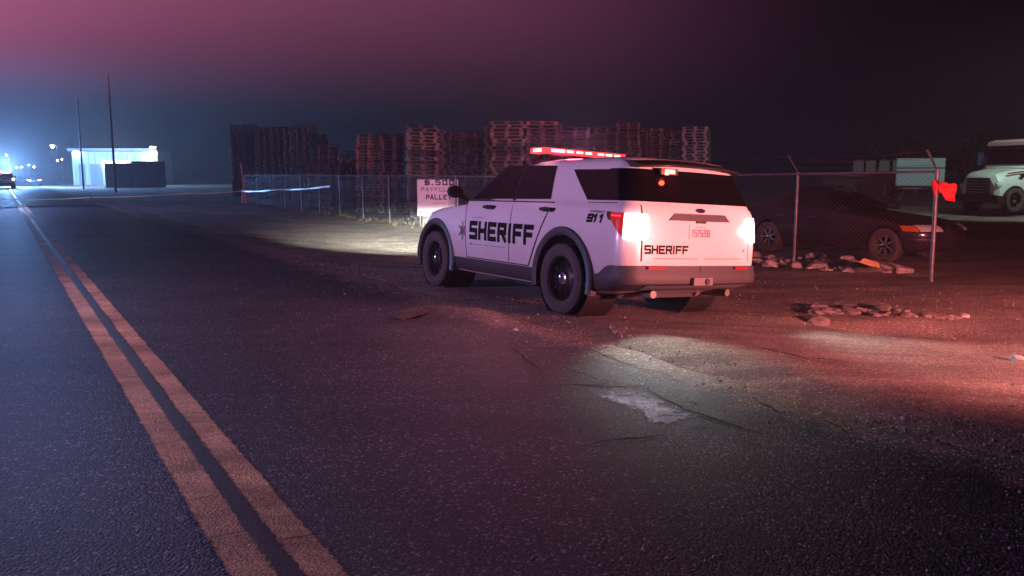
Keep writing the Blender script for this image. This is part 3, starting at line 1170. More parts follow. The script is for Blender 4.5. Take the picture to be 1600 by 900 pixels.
    for z in (0.66, 0.72, 0.78, 0.84):
        gm.bar((3.925, -0.42, z), (3.925, 0.42, z), 0.03, 0.035)
    gm.box((3.90, 0, 0.75), (0.05, 0.86, 0.26))
    gm.build('grille', M_BLACK, root)
    pb = MB()
    for y in (-0.28, 0.28):
        pb.tube([(3.90, y, 0.42), (4.02, y, 0.45), (4.04, y, 0.85)], 0.03, 8)
    pb.tube([(4.04, -0.36, 0.80), (4.04, 0.36, 0.80)], 0.028, 8)
    pb.build('push_bar', M_BLACK, root)
    # roof light bar
    base = MB()
    base.box((1.12, 0, 1.752), (0.24, 1.16, 0.022))
    for y in (-0.5, 0.5):
        base.box((1.12, y, 1.728), (0.10, 0.06, 0.05))
        base.bar((1.12, y * 1.12, 1.735), (1.12, y * 1.42, 1.655), 0.05, 0.015, (1, 0, 0))
    bar = base.build('light_bar', M_BLACK, root)
    bar.location = (-0.06, 0, 0.006)
    lens = MB()
    pf = [(0.98, 1.768), (0.955, 1.785), (0.965, 1.822), (1.00, 1.835), (1.24, 1.835), (1.275, 1.822), (1.285, 1.785), (1.26, 1.768)]
    lens.prism([(a, b) for a, b in pf], 1, -0.63, 0.63)
    lens.build('bar_lens', M_BARRED, bar, 40)
    for i, y in enumerate((0.27, 0.13, -0.005, -0.19, -0.315, -0.445)):
        d = MB()
        d.box((0.956, y, 1.802), (0.014, 0.088, 0.022))
        d.build('diode', M_BARLED, bar)
    d = MB()
    d.box((0.956, 0.45, 1.802), (0.016, 0.19, 0.036))
    d.build('diode', M_BARPINK, bar)
    d = MB()
    d.box((1.12, 0.632, 1.802), (0.16, 0.014, 0.034))
    d.build('diode', M_BARLED, bar)
    an = MB()
    an.tube([(0.15, 0.0, 1.73), (0.15, 0.0, 1.79), (0.12, 0.0, 1.80)], [0.035, 0.02, 0.01], 10)
    an.build('aerial', M_BLACK, root)
    # flank lettering, star and small print, on both sides
    for fn, sg in ((fl, 1), (fr, -1)):
        def lay(x, y, o, fn=fn, sg=sg, x0=2.0, z0=0.70):
            return fn(x0 - x if sg > 0 else x0 - 1.43 + x, z0 + y, 0.007 + o)
        write('SHERIFF', lay, 1.43, 0.235, 0.059, gap=2.3).build('side_lettering', M_GREEN, root)
        fine = mat('fine_print', (0.20, 0.15, 0.22), 0.6)
        structure(write('C----- C-----', lambda x, y, o: fn((1.96 if sg > 0 else 1.68) - sg * x, 0.965 + y, 0.007 + o), 0.28, 0.026, 0.008).build('small_print', fine, root), 'stuff')
        structure(write('S------- --- ---------', lambda x, y, o: fn((2.0 if sg > 0 else 1.1) - sg * x, 0.628 + y, 0.007 + o), 0.86, 0.028, 0.009).build('small_print', fine, root), 'stuff')
        sx, sz = 2.225, 0.80
        st = MB()
        st.v = [tuple(fn(sx + (0.118 if k % 2 == 0 else 0.058) * math.sin(math.pi * k / 6), sz + (0.125 if k % 2 == 0 else 0.062) * math.cos(math.pi * k / 6), 0.006)) for k in range(12)] + [tuple(fn(sx, sz, 0.006))]
        st.f = [(k, (k + 1) % 12, 12) for k in range(12)]
        so = st.build('star_emblem', M_GOLD, root)
        tip = MB()
        for k in range(0, 12, 2):
            a = math.pi * k / 6
            tip.add([fn(sx + r_ * math.sin(a + da), sz + r_ * 1.06 * math.cos(a + da), 0.0085) for r_, da in ((0.122, 0), (0.083, 0.22), (0.083, -0.22))], [(0, 1, 2)])
        tip.v += [tuple(fn(sx + 0.036 * math.sin(a), sz + 0.046 * math.cos(a), 0.0085)) for a in frange(0, 2 * math.pi, 12)[:-1]]
        tip.f.append(tuple(range(len(tip.v) - 12, len(tip.v))))
        tip.build('star_tips', mat('star_dark', (0.07, 0.03, 0.045), 0.5), so)
        write('911', lambda x, y, o: fn((-0.395 if sg > 0 else -0.68) - sg * x, 1.000 + y, 0.002 + o), 0.255, 0.088, 0.026, slant=0.28, gap=0.9).build('emergency_number', M_GREEN, root)
        structure(write('EMERGENCY', lambda x, y, o: fn((-0.43 if sg > 0 else -0.70) - sg * x, 1.100 + y, 0.002 + o), 0.24, 0.022, 0.006).build('small_print', fine, root), 'stuff')
    # bonnet and door seams
    for sg, fn in ((1, fl), (-1, fr)):
        for (a, b, c, d) in (((2.122, 0.47), (2.104, 0.47), (2.192, 1.19), (2.174, 1.19)), ((1.076, 0.47), (1.059, 0.47), (1.061, 1.19), (1.044, 1.19)), ((0.662, 0.47), (0.643, 0.47), (0.272, 1.19), (0.253, 1.19)), ((2.10, 0.462), (0.66, 0.462), (2.10, 0.476), (0.66, 0.476)), ((2.15, 1.186), (0.27, 1.186), (2.15, 1.20), (0.27, 1.20))):
            patch(fn, a, b, c, d, 0.0045, 12 if a[0] - b[0] > 1 else 1, 10).build('door_seam', M_SEAM, root)
    for sg, fn in ((1, fl), (-1, fr)):
        patch(fn, (-0.33, 1.200), (-0.80, 1.200), (-0.325, 1.208), (-0.80, 1.208), 0.004, 6, 1).build('window_trim', M_SEAM, root)
    return root


SUV_ROT = (0.0575, 0.015, YAW)
SUV_LOC = (1.323, 9.23, -0.025)
suv = build_suv('white sheriff patrol SUV with lit red roof bar and glowing tail lamps', SUV_LOC, SUV_ROT)

# ------------------------------------------------------------------ chain-link fence
M_GALV = mat('galvanised_steel', (0.15, 0.15, 0.155), 0.5, metal=0.5, noise_amt=0.3, nscale=6)
M_WIRE = mat('fence_wire', (0.13, 0.13, 0.135), 0.5, metal=0.5)
FT = 12.2
FS0, FSTEP, FN = 7.33, 2.62, 16
FH = 1.72


def gz(p):
    return ground_z(p.x * DX + p.y * DY, p.x * EX + p.y * EY)


fence = empty('chain_link_fence', 'long galvanised chain-link fence with angled barbed-wire arms in front of the pallets', 'fence', W(FS0, FT, ground_z(FS0, FT)))
fl0 = fence.location.copy()


def fp(s, z, dt=0.0):
    return W(s, FT + dt, ground_z(s, FT) + z) - fl0


wires = [[], [], []]
for k in range(FN + 1):
    s = FS0 + k * FSTEP
    r = 0.034 if k % 4 == 0 else 0.026
    lean = random.uniform(-0.03, 0.03)
    p = MB()
    p.tube([fp(s, -0.25), fp(s + lean, FH)], r, 10)
    po = p.build('post', M_GALV, fence, 40)
    a = MB()
    a.bar(fp(s + lean, FH - 0.02), fp(s + lean, FH + 0.30, -0.30), 0.03, 0.012)
    a.build('wire_arm', M_GALV, po)
    for j in range(3):
        f = (j + 0.7) / 3
        wires[j].append(fp(s + lean, FH + 0.30 * f, -0.30 * f))
for j in range(3):
    w = MB()
    for a, b in zip(wires[j], wires[j][1:]):
        mid = (a + b) / 2 - Vector((0, 0, random.uniform(0.01, 0.05)))
        w.tube([a, mid, b], 0.003, 4)
    w.build('barbed_wire', M_WIRE, fence)
rl = MB()
rl.tube([fp(FS0 + k * FSTEP, FH - 0.03) for k in range(FN + 1)], 0.020, 8)
rl.build('top_rail', M_GALV, fence, 40)
cl = MB()
pitch = 0.085
s_end = FS0 + FN * FSTEP
s = FS0 - FH
while s < s_end:
    for sgn in (1, -1):
        a, b = (s, s + FH) if sgn > 0 else (s + FH, s)
        z0, z1 = 0.04, FH - 0.05
        lo, hi = max(FS0, min(a, b)), min(s_end, max(a, b))
        if hi - lo < 0.05:
            continue
        fz = lambda x: z0 + (z1 - z0) * ((x - a) / (b - a))
        cl.bar(fp(lo, fz(lo), sgn * 0.003), fp(hi, fz(hi), sgn * 0.003), 0.0019)
    s += pitch
structure(cl.build('wire_mesh', M_WIRE, fence), 'stuff')

# red rag tied to the end post
rag = MB()
rp = W(FS0, FT - 0.05, ground_z(FS0, FT))
top = at(1478, 281, rp.y - 0.1).z
rows, bk = [], []
for i in range(9):
    f = i / 8
    r_, q_ = [], []
    for j in range(8):
        g = j / 7
        x = rp.x + 0.0 + 0.31 * f - 0.045 * g * f
        y = rp.y - 0.06 - 0.05 * math.sin(f * 5 + g * 2) - 0.02 * math.sin(g * 7)
        z = top - 0.03 - 0.04 * f - (0.17 + 0.10 * f - 0.02 * math.sin(f * 6)) * g + 0.015 * math.sin(f * 9)
        r_.append((x, y, z))
        q_.append((x, y + 0.006, z))
    rows.append(r_)
    bk.append(q_)
rag.slab(rows, bk)
rag.tube([(rp.x - 0.045, rp.y, top - 0.02), (rp.x - 0.03, rp.y - 0.05, top - 0.10), (rp.x - 0.03, rp.y - 0.04, top - 0.22)], [0.03, 0.055, 0.02], 8)
tag(rag.build('red_rag', mat('red_cloth', (0.62, 0.03, 0.035), 0.8), None, 60), 'bright red cloth rag tied to the last fence post', 'rag')

# ------------------------------------------------------------------ hand-lettered sign
sg_c = at(684, 309, 26.5)
sg_w, sg_h = 64 / 1283 * 26.5, 56 / 1283 * 26.5
sign = empty('sign_board', 'white hand-lettered pallet price board standing at the fence beyond the SUV bonnet', 'sign', (sg_c.x, sg_c.y, gz(sg_c)), (0, 0, R(-3)))
zc = sg_c.z - sign.location.z
b = MB()
b.box((0, 0, zc), (sg_w, 0.02, sg_h))
bo = b.build('panel', mat('sign_white', (0.84, 0.83, 0.84), 0.6, noise_amt=0.05, nscale=4), sign)
for x in (-sg_w * 0.36, sg_w * 0.36):
    p = MB()
    p.box((x, 0.05, (zc + sg_h / 2) / 2 - 0.1), (0.06, 0.06, zc + sg_h / 2 + 0.1))
    p.build('leg', mat('grey_timber', (0.16, 0.13, 0.10), 0.9, noise_amt=0.3), sign)
M_INK = mat('black_paint', (0.02, 0.012, 0.025), 0.6)
for txt, x0, z0, ww, hh, wt, ink in (('$.500', -0.40, 0.40, 0.92, 0.17, 0.040, M_INK), ('PAYFULL', -0.52, 0.20, 0.95, 0.13, 0.020, mat('faded_paint', (0.24, 0.17, 0.25), 0.7)),
                                 ('PALLET', -0.36, -0.06, 0.78, 0.16, 0.034, M_INK), ('----', -0.14, -0.22, 0.40, 0.10, 0.018, mat('faded_paint', (0.24, 0.17, 0.25), 0.7)),
                                 ('-', -0.58, -0.50, 0.06, 0.10, 0.04, M_INK)):
    write(txt, lambda x, y, o: Vector((x0 + x, -0.010 - o, zc + z0 + y)), ww, hh, wt, wobble=0.012, gap=3.2).build('lettering', ink, bo)

# ------------------------------------------------------------------ pallets
M_WOOD = [mat('pallet_wood_%s' % n, c, 0.9, noise_amt=0.45, nscale=5) for n, c in (('brown', (0.20, 0.135, 0.09)), ('grey', (0.19, 0.165, 0.15)), ('red', (0.22, 0.12, 0.09)), ('dark', (0.10, 0.08, 0.065)), ('sandy', (0.31, 0.24, 0.17)), ('weathered', (0.14, 0.13, 0.125)))]
M_WOOD_LIT = mat('pallet_wood_pale', (0.42, 0.38, 0.33), 0.9, noise_amt=0.3, nscale=5)  # lighter wood tone: light on the right-end stack put into the colour
PH = 0.142


def pallet_mesh(name, m, seed):
    """one welded body: top deck, three blocks and bottom deck, with forklift openings"""
    rnd = random.Random(seed)
    xs = [-0.6, -0.46, -0.07, 0.07, 0.46, 0.6]
    zs = [0, 0.022, 0.118, 0.140]
    ys = [-0.5, -0.36, 0.36, 0.5]
    occ = set()
    for i in range(5):
        for j in range(3):
            occ.add((i, j, 2))
            if j != 1 or i in (0, 2, 4):
                occ.add((i, j, 0))
            if i in (0, 2, 4):
                occ.add((i, j, 1))
    vid, vs, fs = {}, [], []

    def vtx(i, j, k):
        if (i, j, k) not in vid:
            vid[(i, j, k)] = len(vs)
            vs.append((xs[i] + rnd.uniform(-0.012, 0.012), ys[j] + rnd.uniform(-0.012, 0.012), zs[k] + rnd.uniform(-0.004, 0.004) * (0 < k < 3)))
        return vid[(i, j, k)]
    for (i, j, k) in sorted(occ):
        for d, q in (((1, 0, 0), [(1, 0, 0), (1, 1, 0), (1, 1, 1), (1, 0, 1)]), ((-1, 0, 0), [(0, 0, 0), (0, 0, 1), (0, 1, 1), (0, 1, 0)]),
                     ((0, 1, 0), [(0, 1, 0), (0, 1, 1), (1, 1, 1), (1, 1, 0)]), ((0, -1, 0), [(0, 0, 0), (1, 0, 0), (1, 0, 1), (0, 0, 1)]),
                     ((0, 0, 1), [(0, 0, 1), (1, 0, 1), (1, 1, 1), (0, 1, 1)]), ((0, 0, -1), [(0, 0, 0), (0, 1, 0), (1, 1, 0), (1, 0, 0)])):
            if (i + d[0], j + d[1], k + d[2]) not in occ:
                fs.append(tuple(vtx(i + a, j + b_, k + c) for a, b_, c in q))
    mb = MB()
    mb.add(vs, fs)
    return mb.mesh(name, m)


PAL = [pallet_mesh('pallet', M_WOOD[k % 6], k) for k in range(12)]
PAL_LIT = [pallet_mesh('pallet', M_WOOD_LIT, 20 + k) for k in range(2)]
rest = MB()
n_single = 0
# left px, right px, top py, depth, pixel row below which the parked SUV hides it, phrase
STACKS = [
    (1064, 1101, 195, 40, 262, 'pale', 'lit-toned pallet in the narrow light stack at the right end of the row'),
    (1030, 1062, 200, 44, 258, '', 'brown pallet in the recessed stack just left of the pale one'),
    (1000, 1031, 201, 44, 256, '', 'dull pallet in the second recessed stack left of the pale one'),
    (963, 1000, 192, 40, 254, '', 'grey pallet in the tall stack above the right end of the roof light bar'),
    (922, 962, 197, 38, 252, '', 'pallet in the square stack above the middle of the roof light bar'),
    (875, 920, 198, 36, 250, '', 'pallet in the mottled stack above the left half of the roof light bar'),
    (820, 869, 189, 34, 252, '', 'pallet in the wide tall stack above the SUV rear door window'),
    (768, 819, 190, 34, 285, '', 'pallet in the tall stack above the SUV front door'),
    (726, 764, 206, 42, 300, '', 'dark pallet in the set-back stack behind the SUV windscreen'),
    (686, 725, 204, 42, 300, '', 'dark pallet in the set-back stack above the price board right half'),
    (638, 685, 195, 34, 315, '', 'pallet in the tall stack above the price board left edge'),
    (596, 637, 206, 38, 318, '', 'pallet in the second stack left of the price board'),
    (558, 596, 207, 39, 318, '', 'pallet in the third stack left of the price board'),
    (532, 560, 235, 46, 318, '', 'pallet in the shorter narrow stack at the left end of the near row'),
    (499, 533, 226, 52, 318, '', 'dim pallet in the set-back stack left of the near row'),
    (480, 516, 254, 44, 318, '', 'pallet in the low stack standing apart left of the near row'),
    (477, 498, 193, 52, 300, 'far', 'hazy pallet in the far left block, its right-hand stack'),
    (455, 476, 194, 53, 300, 'far', 'hazy pallet in the far left block, its second from right stack'),
    (430, 452, 197, 58, 300, 'far', 'hazy pallet in the far left block, its third from right stack'),
    (408, 429, 196, 58, 300, 'far', 'hazy pallet in the far left block, its third from left stack'),
    (385, 406, 195, 65, 300, 'far', 'hazy pallet in the far left block, its second from left stack'),
    (364, 384, 196, 66, 300, 'far', 'hazy pallet in the far left block, its left-hand stack')]
for (xa, xb, ty, dep, hid, kind, lab) in STACKS:
    c = at((xa + xb) / 2, 272, dep)
    g = gz(c)
    ztop = at((xa + xb) / 2, ty, dep).z
    wpx = (xb - xa) / 1283 * dep / 1.2
    n = int((ztop - g) / PH)
    rz = R(random.uniform(-7, 7)) - math.atan2(c.x, c.y) * 0.6
    zh = at((xa + xb) / 2, hid, dep).z
    lx, ly = random.uniform(-0.02, 0.02), random.uniform(-0.02, 0.02)
    fam = random.sample(PAL, 4) + [random.choice(PAL)] if kind != 'far' else [PAL[3], PAL[9], PAL[5]]  # far block: dimness put into the colour, darker woods only
    for k in range(n):
        z = g + 0.02 + k * PH
        me = random.choice(PAL_LIT if kind == 'pale' else fam)
        loc = (c.x + lx * (z - g) + random.gauss(0, 0.03), c.y + ly * (z - g) + random.gauss(0, 0.05), z)
        rr = rz + R(random.gauss(0, 2.5))
        sx = wpx * random.uniform(0.97, 1.02)
        if z + PH > zh and n_single < 296:
            o = link('wooden_pallet', me)
            o.location, o.rotation_euler, o.scale = loc, (0, 0, rr), (sx, 1, 1)
            tag(o, lab if k < n - 1 else 'topmost ' + lab, 'pallet', 'pallets piled in the ' + lab.split(' in the ')[1])
            n_single += 1
        else:
            mm = Matrix.Translation(loc) @ Matrix.Rotation(rr, 4, 'Z') @ Matrix.Diagonal((sx, 1, 1, 1))
            rest.add([mm @ v.co for v in me.vertices], [tuple(p.vertices) for p in me.polygons])
# a second rank stands behind the first
for (xa, xb, ty, dep, hid, kind, lab) in STACKS:
    c = at((xa + xb) / 2 + random.uniform(-14, 14), 272, dep + 1.45)
    g = gz(c)
    ztop = at((xa + xb) / 2, ty + random.uniform(3, 14), dep + 1.45).z
    for k in range(int((ztop - g) / PH)):
        me = random.choice(PAL)
        mm = Matrix.Translation((c.x + random.gauss(0, 0.04), c.y + random.gauss(0, 0.05), g + 0.02 + k * PH)) @ Matrix.Rotation(R(random.gauss(0, 3)), 4, 'Z') @ Matrix.Diagonal((1.12, 1, 1, 1))
        rest.add([mm @ v.co for v in me.vertices], [tuple(p.vertices) for p in me.polygons])
ro = structure(rest.build('pallets_low_in_stacks', M_WOOD[5]), 'stuff')

# ------------------------------------------------------------------ dark sedan behind the fence
SUV_LV, SUV_RR = LV, RR
LV = [(0.20, -0.90, 3.42, 0.78), (0.29, -1.00, 3.58, 0.84), (0.45, -1.05, 3.66, 0.875), (0.58, -1.06, 3.67, 0.885), (0.68, -1.05, 3.60, 0.88), (0.76, -1.04, 3.42, 0.87),
      (0.83, -1.01, 3.00, 0.855), (0.88, -0.97, 2.48, 0.845), (0.92, -0.86, 2.10, 0.83), (0.98, -0.52, 1.92, 0.80), (1.12, -0.18, 1.56, 0.74), (1.25, 0.12, 1.22, 0.675),
      (1.33, 0.32, 0.98, 0.61), (1.38, 0.55, 0.78, 0.45)]
RR = 0.17
ZS = [l[0] for l in LV]
M_DARKCAR = mat('dark_car_paint', (0.022, 0.020, 0.026), 0.25, coat=0.7)
M_AMBER = mat('amber_lens', (0.50, 0.12, 0.02), 0.2)
M_CLEAR = mat('clear_lens', (0.55, 0.58, 0.60), 0.12)
M_DULLRED = mat('dull_red_lens', (0.22, 0.01, 0.012), 0.2)


def build_sedan(label, loc, yaw):
    root = empty('parked_sedan', label, 'car', loc, (0, 0, yaw))
    mb = MB()
    zs = sorted(set(ZS + [(a + b_) / 2 for a, b_ in zip(ZS, ZS[1:]) if b_ - a > 0.07]))
    rings = [ring(z) for z in zs]
    n = len(rings[0])
    for r in rings:
        mb.v += [tuple(p) for p in r]
    for i in range(len(rings) - 1):
        for j in range(n):
            mb.f.append((i * n + j, i * n + (j + 1) % n, (i + 1) * n + (j + 1) % n, (i + 1) * n + j))
    mb.v += [(1.3, 0, zs[0]), (0.66, 0, 1.39)]
    for j in range(n):
        mb.f.append((j, (j + 1) % n, len(mb.v) - 2))
        mb.f.append(((len(rings) - 1) * n + j, (len(rings) - 1) * n + (j + 1) % n, len(mb.v) - 1))
    cut = []
    for cx in (0.0, 2.70):
        for sg in (-1, 1):
            c = MB()
            c.prism([(0.37 * math.cos(2 * math.pi * k / 32) + cx, 0.33 + 0.37 * math.sin(2 * math.pi * k / 32)) for k in range(32)], 1, sg * 0.55, sg * 1.2)
            cut.append(c.mesh('cut'))
    me = boolean_cut(mb.mesh('body', M_DARKCAR), cut)
    me.shade_smooth()
    me.set_sharp_from_angle(angle=R(32))
    link('body', me, root)
    for sg in (1, -1):
        fn = lambda x, z, o: side_pt(x, z, o, sg)
        d1 = patch(fn, (1.98, 0.30), (0.98, 0.30), (1.98, 0.88), (0.98, 0.88), 0.006, 8, 6).build('front_door', M_DARKCAR, root, 40)
        d2 = patch(fn, (0.965, 0.30), (0.42, 0.30), (0.965, 0.88), (0.12, 0.88), 0.006, 8, 6).build('rear_door', M_DARKCAR, root, 40)
        for d, hx in ((d1, 1.12), (d2, 0.30)):
            h = MB()
            h.tube([fn(hx + 0.09, 0.80, 0.004), fn(hx + 0.07, 0.80, 0.03), fn(hx - 0.07, 0.80, 0.03), fn(hx - 0.09, 0.80, 0.004)], 0.014, 8)
            h.build('handle', M_CHROME, d, 40)
        patch(fn, (1.86, 0.955), (0.95, 0.955), (1.12, 1.28), (0.93, 1.28), 0.006, 6, 6).build('front_window', M_GLASS, root, 40)
        patch(fn, (0.90, 0.955), (0.10, 0.965), (0.88, 1.28), (0.42, 1.27), 0.006, 6, 6).build('rear_window', M_GLASS, root, 40)
        m = MB()
        c = Vector((1.82, sg * 0.93, 0.99))
        m.box(c, (0.09, 0.18, 0.11), None, 0.8)
        m.bar((1.80, sg * 0.80, 0.95), (1.81, sg * 0.88, 0.97), 0.04)
        m.build('side_mirror', M_DARKCAR, root)

        def corner(z0, z1, a0, a1, off, name, m_):
            hl = MB()
            rows, bk = [], []
            for z in frange(z0, z1, 3):
                w_, xf = lv(3, z), lv(2, z)
                rf = min(0.55, w_ * 0.6)
                x1 = xf - 0.10 - rf
                wf = w_ - side_bow(x1)
                rows.append([(x1 + (rf + off) * math.sin(a), sg * (wf - rf + (rf + off) * math.cos(a)), z) for a in frange(a0, a1, 7)])
                bk.append([(x1 + (rf - 0.02) * math.sin(a), sg * (wf - rf + (rf - 0.02) * math.cos(a)), z) for a in frange(a0, a1, 7)])
            hl.slab(rows, bk)
            return hl.build(name, m_, root, 40)
        corner(0.61, 0.73, R(38), R(88), 0.012, 'headlight', M_CLEAR)
        corner(0.61, 0.71, R(6), R(36), 0.012, 'side_marker', M_AMBER)
        corner(0.43, 0.48, R(2), R(89), 0.02, 'bumper_trim', M_CHROME)
        la = RR * math.pi / 2
        wrap(frange(-0.15, la + 0.25, 8), lambda u: 0.80, lambda u: 0.66, 0.010, 0.02, sg, 2).build('taillight', M_DULLRED, root, 40)
    g_ = MB()
    for z in (0.62, 0.66, 0.70):
        g_.bar((3.60, -0.28, z), (3.60, 0.28, z), 0.03, 0.018)
    g_.bar((3.655, -0.28, 0.55), (3.655, 0.28, 0.55), 0.05, 0.03)
    g_.build('grille', M_CHROME, root)
    bp_ = MB()
    rows, bk = [], []
    for z in (0.955, 1.05, 1.15, 1.27):
        xf, w = lv(2, z), lv(3, z)
        rows.append([(xf - 0.16 * (y / (w * 0.7)) ** 2 + 0.02, y, z + 0.01) for y in frange(-w * 0.7, w * 0.7, 8)])
        bk.append([(xf - 0.16 * (y / (w * 0.7)) ** 2 - 0.03, y, z) for y in frange(-w * 0.7, w * 0.7, 8)])
    bp_.slab(rows, bk)
    bp_.build('windscreen', M_GLASS, root, 40)
    put_wheels(root, SEDAN_WHEEL, [(0, 0.77, 0.32, 1), (0, -0.77, 0.32, -1), (2.70, 0.77, 0.32, 1), (2.70, -0.77, 0.32, -1)], 0.84)
    return root


alloy = MB()
alloy.lathe_y([(0.240, -0.09), (0.240, 0.095), (0.225, 0.098), (0.215, 0.05), (0.215, -0.09)], 36)
for k in range(7):
    m = Matrix.Rotation(-2 * math.pi * k / 7, 3, 'Y')
    alloy.box(m @ Vector((0.135, 0.070, 0)), (0.19, 0.03, 0.045), m)
alloy.lathe_y([(0.001, 0.085), (0.05, 0.085), (0.055, 0.02), (0.001, 0.02)], 16)
SEDAN_WHEEL = (alloy.mesh('wheel', M_SILVER, 35), WHEEL[1], WHEEL[2], WHEEL[3])
hd = math.atan2(-0.83, 0.56)
rear_ax = Vector((5.62, 17.85, 0)) + Vector((-math.sin(hd), math.cos(hd), 0)) * 0.77
rear_ax.z = -0.14
sedan = build_sedan('dark four-door sedan parked behind the fence beside the red rag', rear_ax, hd)
far_at = W(132, 4.1, -0.02)
far_car = copy_tree(sedan)
far_car.location, far_car.rotation_euler = far_at, (0, 0, YAW)
tag(far_car, 'distant car showing two red tail lights on the road ahead', 'car')
M_FARTAIL = M_lamp('lit_tail_lamp', (1.0, 0.07, 0.05), 9.0)
for ch in far_car.children:
    if ch.name.startswith('taillight'):
        ch.data = ch.data.copy()
        ch.data.materials[0] = M_FARTAIL
LV, RR = SUV_LV, SUV_RR
ZS = [l[0] for l in LV]

# ------------------------------------------------------------------ white lorry at the right edge
M_TRUCK = mat('lorry_white', (0.66, 0.70, 0.66), 0.4, coat=0.3, noise_amt=0.06, nscale=2)
M_REDTRIM = mat('lorry_red_stripe', (0.35, 0.03, 0.03), 0.5)
th = math.atan2(-0.30, -0.954)
tw = at(1582, 330, 34.5)
t_org = Vector((tw.x, tw.y, 0)) - Vector((-math.sin(th), math.cos(th), 0)) * 1.05
t_org.z = -0.06
lorry = empty('lorry', 'white conventional-cab lorry with red stripe at the right edge of the yard', 'truck', t_org, (0, 0, th))


def quad_loft(sections):
    """sections: list of (x, half width bottom, half width top, z bottom, z top); rounded box loft along x"""
    mb = MB()
    o = 0
    rows = []
    for x, wb, wt, zb, zt in sections:
        c = 0.10
        rows.append([(x, -wb, zb), (x, -wb, zb + (zt - zb) * 0.5), (x, -wt, zt - c), (x, -wt + c, zt), (x, 0, zt + 0.03), (x, wt - c, zt), (x, wt, zt - c), (x, wb, zb + (zt - zb) * 0.5), (x, wb, zb)])
    n = 9
    for r in rows:
        mb.v += r
    for i in range(len(rows) - 1):
        for j in range(n):
            mb.f.append((i * n + j, i * n + (j + 1) % n, (i + 1) * n + (j + 1) % n, (i + 1) * n + j))
    mb.f.append(tuple(range(n)))
    mb.f.append(tuple((len(rows) - 1) * n + k for k in reversed(range(n))))
    return mb


hood_me = quad_loft([(0.82, 0.80, 0.62, 0.75, 1.42), (0.70, 0.98, 0.78, 0.62, 1.55), (0.40, 1.08, 0.86, 0.60, 1.66), (-0.20, 1.12, 0.95, 0.60, 1.76), (-0.55, 1.12, 1.0, 0.60, 1.80)]).mesh('bonnet', M_TRUCK)
cc = []
for sg in (-1, 1):
    c = MB()
    c.prism([(0.60 * math.cos(2 * math.pi * k / 32), 0.50 + 0.60 * math.sin(2 * math.pi * k / 32)) for k in range(32)], 1, sg * 0.70, sg * 1.4)
    cc.append(c.mesh('cut'))
hood_me = boolean_cut(hood_me, cc)
hood_me.shade_smooth()
hood_me.set_sharp_from_angle(angle=R(30))
link('bonnet', hood_me, lorry)
cab = quad_loft([(-0.56, 1.12, 1.08, 0.75, 1.84), (-0.64, 1.14, 1.08, 0.75, 1.95), (-1.10, 1.15, 1.03, 0.75, 2.90), (-1.35, 1.15, 1.05, 0.75, 3.05), (-2.35, 1.15, 1.06, 0.75, 3.10), (-3.6, 1.15, 1.08, 0.75, 3.12)]).build('cab', M_TRUCK, lorry, 30)
v = MB()
rows, bk = [], []
for i in range(6):
    f = i / 5
    x = -0.70 - 0.36 * f
    z = 2.00 + 0.80 * f
    hw = 1.05 - 0.05 * f
    rows.append([(x + 0.11 - 0.03 * (y / hw) ** 2, y, z) for y in frange(-hw, hw, 8)])
    bk.append([(x - 0.06 - 0.05 * (y / hw) ** 2, y, z - 0.02) for y in frange(-hw, hw, 8)])
v.slab(rows, bk)
v.build('windscreen', M_GLASS, lorry, 40)
v = MB()
v.add([(-0.72, -1.10, 2.94), (-0.72, 1.10, 2.94), (-1.12, 1.10, 3.06), (-1.12, -1.10, 3.06), (-0.70, -1.10, 2.80), (-0.70, 1.10, 2.80), (-1.08, 1.10, 2.86), (-1.08, -1.10, 2.86)],
      [(0, 1, 2, 3), (4, 7, 6, 5), (0, 4, 5, 1), (1, 5, 6, 2), (2, 6, 7, 3), (3, 7, 4, 0)])
v.build('sun_visor', mat('visor_pink', (0.55, 0.32, 0.32), 0.5), lorry)
for sg in (1, -1):
    d = MB()
    d.box((-1.75, sg * 1.158, 1.45), (1.05, 0.02, 1.30))
    dr = d.build('door', M_TRUCK, lorry)
    h = MB()
    h.box((-2.1, sg * 1.185, 1.55), (0.16, 0.03, 0.05))
    h.build('handle', M_BLACK, dr)
    g_ = MB()
    g_.prism([(-1.28, 2.05), (-2.15, 2.05), (-2.15, 2.72), (-1.45, 2.72)], 1, sg * 1.10, sg * 1.165)
    g_.build('side_window', M_GLASS, lorry)
    s_ = MB()
    s_.box((-1.9, sg * 1.168, 1.86), (2.6, 0.012, 0.07))
    s_.build('stripe', M_REDTRIM, lorry)
    s_ = MB()
    s_.bar((0.35, sg * 0.985, 1.60), (-0.54, sg * 1.10, 1.70), 0.012, 0.06)
    s_.build('stripe', M_REDTRIM, lorry)
    l_ = MB()
    l_.tube([(0.60, sg * 0.86, 1.10), (0.78, sg * 0.82, 1.10)], [0.17, 0.15], 14)
    l_.v = [(x, y, 1.10 + (z - 1.10) * 0.75) for x, y, z in l_.v]
    l_.build('headlight', M_CLEAR, lorry, 40)
    mi = MB()
    mi.box((-0.75, sg * 1.42, 2.25), (0.12, 0.22, 0.55))
    mi.bar((-0.85, sg * 1.12, 2.45), (-0.75, sg * 1.38, 2.45), 0.03)
    mi.bar((-0.85, sg * 1.12, 2.02), (-0.75, sg * 1.38, 2.05), 0.03)
    mi.build('side_mirror', M_BLACK, lorry)
    vn = MB()
    vn.box((-0.30, sg * 1.115, 1.50), (0.22, 0.02, 0.14))
    vn.build('bonnet_vent', M_BLACK, lorry)
g_ = MB()
g_.box((0.83, 0, 1.06), (0.05, 1.16, 0.70))
gr_ = g_.build('grille', M_BLACK, lorry)
